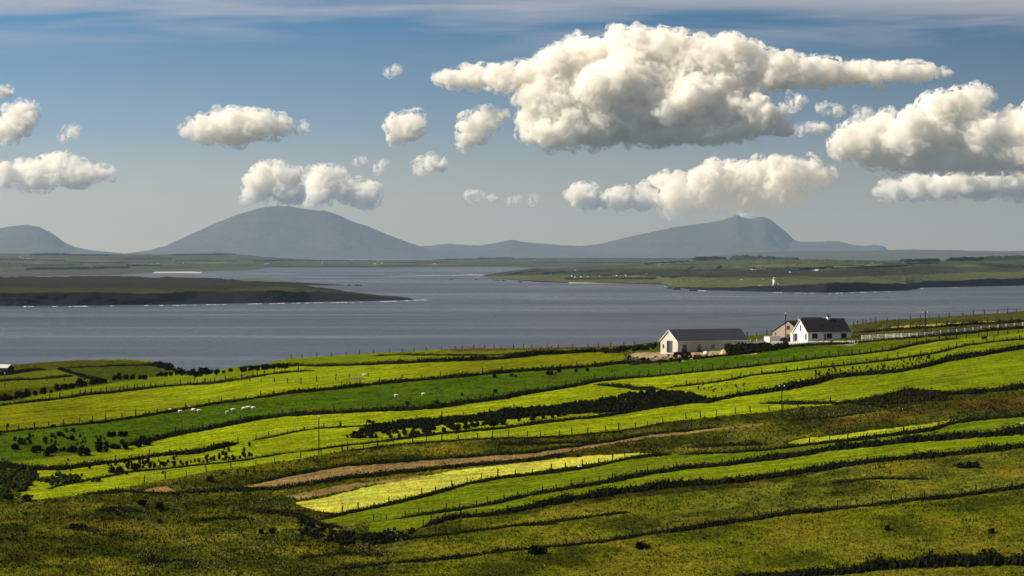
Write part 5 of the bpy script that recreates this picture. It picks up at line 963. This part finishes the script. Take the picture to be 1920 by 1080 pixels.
# beaches and sand bars
def beach(name, up, lo, x0, x1, lab, z=.5):
    o = loft(name, [(lo, 'z', -.3, SAND, 0, 3), (up, 'z', z, SAND, 0, 1)], x0, x1, 1.5, M_BEACH, back=True, rough=.15, seed=55); return o
beach('beach', [(1066, 529), (1090, 527.2), (1130, 527), (1160, 528.6)], [(1066, 531.5), (1160, 532)], 1066, 1162, 'a', 1.6); beach('beach', [(1182, 530), (1200, 529), (1226, 530.5)], [(1182, 532), (1226, 532.8)], 1180, 1228, 'b', 1.2)
beach('beach', [(1230, 531.8), (1250, 530.8), (1276, 532)], [(1230, 533.2), (1276, 534)], 1230, 1276, 'c', 1.2); beach('beach', [(246, 511.5), (262, 509.3), (360, 509.6), (378, 511)], [(246, 512.5), (378, 512.3)], 246, 378, 'd', 1.5)
M_BEACH = mat('wet_sand', (.26, .215, .19), 1, .05, noise=.12, nscale=.02); beach('sand_bar', [(730, 518), (800, 516.5), (860, 516), (880, 514.5), (905, 515), (930, 517)], [(730, 518.6), (800, 518.6), (880, 517.6), (930, 518.6)], 730, 930, 'e', .3); beach('sand_bar', [(470, 513.2), (520, 512.8), (560, 513.6)], [(470, 514), (560, 514)], 470, 560, 'f', .2)
# surf along the rocks
def surf():
    rng = np.random.default_rng(31); SH = [(0, 574.5), (150, 574), (300, 572.5), (400, 571), (500, 569), (600, 567.5), (700, 566), (765, 563.5), (790, 562), (820, 562)]; SR = [(1240, 534), (1262, 540), (1320, 545), (1400, 547), (1550, 550), (1620, 547.5), (1700, 545.5), (1715, 542), (1730, 540), (1800, 538.5), (1920, 536)]
    b = MB()
    for ln, segs in ((SH, ((45, 62), (98, 108), (130, 165), (205, 212), (272, 281), (300, 306), (323, 337), (340, 350), (358, 367), (388, 411), (416, 428), (465, 480), (480, 494), (504, 533), (548, 566), (573, 609), (622, 652), (660, 664), (675, 680), (713, 746), (758, 766), (776, 800))), (SR, ((1235, 1262), (1300, 1325), (1452, 1467), (1493, 1512), (1517, 1526), (1552, 1580), (1595, 1600), (1613, 1627), (1640, 1645), (1665, 1671), (1712, 1736), (1788, 1795)))):
        for x0, x1 in segs:
            for k in range(max(3, int((x1 - x0) / 1.6))):
                x = rng.uniform(x0, x1); y = float(LI(np.array(x), ln)) + .5 + rng.uniform(0, .35); d = CZ * F / (y - HY); b.blob(((x - 960) / F * d, d, .1), (rng.uniform(.7, 2.4), rng.uniform(2, 7), rng.uniform(.12, .5)), k, .3)
    tag(b.build('surf', M_FOAM), 'white surf breaking along the cliff feet', 'surf', kind='stuff')
surf()
for x, y, s in ((846, 525, 5), (893, 525, 4), (932, 526.3, 5), (926, 525.5, 4), (945, 527, 6), (975, 529, 6), (672, 535.6, 7), (655, 535.5, 6), (1256, 541, 7), (1268, 543, 9), (1300, 545.5, 8)):
    d = CZ * F / (y - HY); b = MB(); b.blob((0, 0, 0), (s, s * .8, s * .45), int(x), .35); o = b.build('skerry', M_ROCK); o.location = ((x - 960) / F * d, d, .1); tag(o, 'dark skerry breaking the surface by the %s' % ('channel sand bar' if x < 940 and x > 800 else 'tip of the left spit' if x < 700 else 'right hand shore'), 'rock', 'skerries along the shores')
# distant hedgerows and woods
def far_green():
    rng = np.random.default_rng(77); parts = []; fs = []; off = 0; V0, F0 = ICO2
    def lump(p, r, h):
        nonlocal off; parts.append(V0 * (1 + .25 * rng.normal(size=(len(V0), 1)) * .6) * np.array([r, r, h]) + np.array(p) + np.array([0, 0, h * .5])); fs.append(F0 + off); off += len(V0)
    def row(rows, x0, y0, x1, y1, h, gap=1.0):
        n = max(3, int(math.hypot(x1 - x0, (y1 - y0)) / gap))
        for i in range(n):
            f = (i + rng.uniform(0, .8)) / n; p = on(rows, x0 + (x1 - x0) * f, y0 + (y1 - y0) * f); lump(p, h * rng.uniform(.8, 1.5) * max(1, p.y / 9000), h * rng.uniform(.6, 1.2))
    A = ROWS['lighthouse_headland']; B = ROWS['far_shore']
    for seg in ((1303, 487, 1357, 486.5, 9), (1375, 486.8, 1450, 487.5, 11), (1440, 487, 1495, 488, 7), (1690, 491, 1760, 490.5, 6), (1780, 489.5, 1850, 487.5, 7), (1850, 488, 1925, 486.5, 8), (1210, 496, 1290, 490.5, 4), (1505, 506.5, 1560, 503, 4), (1440, 506, 1500, 507, 4), (1285, 510, 1300, 500, 3), (1290, 510, 1380, 508, 3), (1345, 505, 1352, 500, 4), (1070, 512, 1140, 511, 4), (1120, 518, 1215, 514, 3), (1020, 514, 1060, 512, 4), (1650, 496, 1760, 495, 3), (1840, 498, 1920, 503, 5), (1450, 497, 1620, 500, 2.5), (1240, 520, 1400, 518, 2.5), (1240, 506, 1290, 511, 2.5), (1390, 512, 1500, 515, 2.5), (1500, 494, 1640, 491, 3), (1240, 498, 1350, 497, 3), (1380, 498, 1420, 505, 2.5), (1560, 505, 1700, 499, 2.5), (1060, 524, 1230, 523, 3), (960, 514, 1010, 508, 3), (1380, 494, 1480, 492, 3), (1480, 503, 1640, 505, 2.5)): row(A, *seg, gap=.9)
    for seg in ((60, 479, 130, 478.5, 8), (130, 480, 200, 479.5, 6), (325, 479, 440, 477.5, 7), (0, 487, 120, 489, 4), (40, 500, 150, 497, 4), (50, 506, 240, 503, 6), (130, 494, 240, 493, 4), (240, 499, 300, 500, 6), (480, 491, 560, 489, 7), (560, 489.5, 700, 490.5, 6), (820, 488.5, 900, 487, 7), (900, 486, 960, 485.5, 8), (960, 487, 1300, 486, 5), (500, 500, 700, 500.8, 3), (230, 486, 320, 487, 4), (330, 490, 440, 490, 4), (1000, 492, 1200, 494, 4), (1080, 490, 1280, 488.5, 4), (720, 493, 840, 492, 4), (0, 494, 60, 496, 3), (700, 499, 960, 499, 3)): row(B, *seg, gap=1.1)
    tag(link('distant_hedgerows', np_mesh('distant_hedgerows', np.concatenate(parts), np.concatenate(fs), smooth=True), M_FARWOOD), 'dark hedgerows and shelter woods on the far shores', 'hedgerows', kind='stuff')
far_green()


# look-alikes get their place in the row as the last resort
ORD = 'leftmost,second,third,fourth,fifth,sixth,seventh,eighth,ninth,tenth,eleventh,twelfth,thirteenth,fourteenth,fifteenth,sixteenth,seventeenth,eighteenth,nineteenth,twentieth'.split(',')
def ordinal(i):
    if i < 20: return ORD[i] + (' from the left' if i else '')
    n = i + 1; return {2: 'twenty', 3: 'thirty', 4: 'forty'}[n // 10] + '-' + (['', 'first'] + ORD[1:9])[n % 10] + ' from the left' if n % 10 else {3: 'thirtieth', 4: 'fortieth'}[n // 10] + ' from the left'
same = {}
for o in SC.objects:
    if o.parent is None and 'label' in o and 'group' in o: same.setdefault(o['label'], []).append(o)
for lab, os_ in same.items():
    if 1 < len(os_) <= 48 and len(lab.split()) <= 12:
        for i, o in enumerate(sorted(os_, key=lambda q: q.location.x / q.location.y)): o['label'] = lab + ', ' + ordinal(i)

# ------------------------------------------------------------------ haze
def build_haze():
    x0, x1, y0, y1, z0, z1 = -25000, 25000, -2500, 64000, -8, 900
    V = np.array([(x, y, z) for z in (z0, z1) for y in (y0, y1) for x in (x0, x1)], float)
    Fc = np.array([[0, 2, 3, 1], [4, 5, 7, 6], [0, 1, 5, 4], [2, 6, 7, 3], [0, 4, 6, 2], [1, 3, 7, 5]])
    m = bpy.data.materials.new('sea_haze'); m.use_nodes = True; t = m.node_tree; t.nodes.clear()
    v = N(t, 'ShaderNodeVolumePrincipled'); v.inputs['Color'].default_value = (.47, .67, .91, 1); v.inputs['Density'].default_value = 1.45e-5; v.inputs['Anisotropy'].default_value = 0.3
    o = N(t, 'ShaderNodeOutputMaterial'); t.links.new(v.outputs[0], o.inputs['Volume'])
    tag(link('haze', np_mesh('haze', V, Fc, smooth=False), m), kind='stuff')
build_haze()
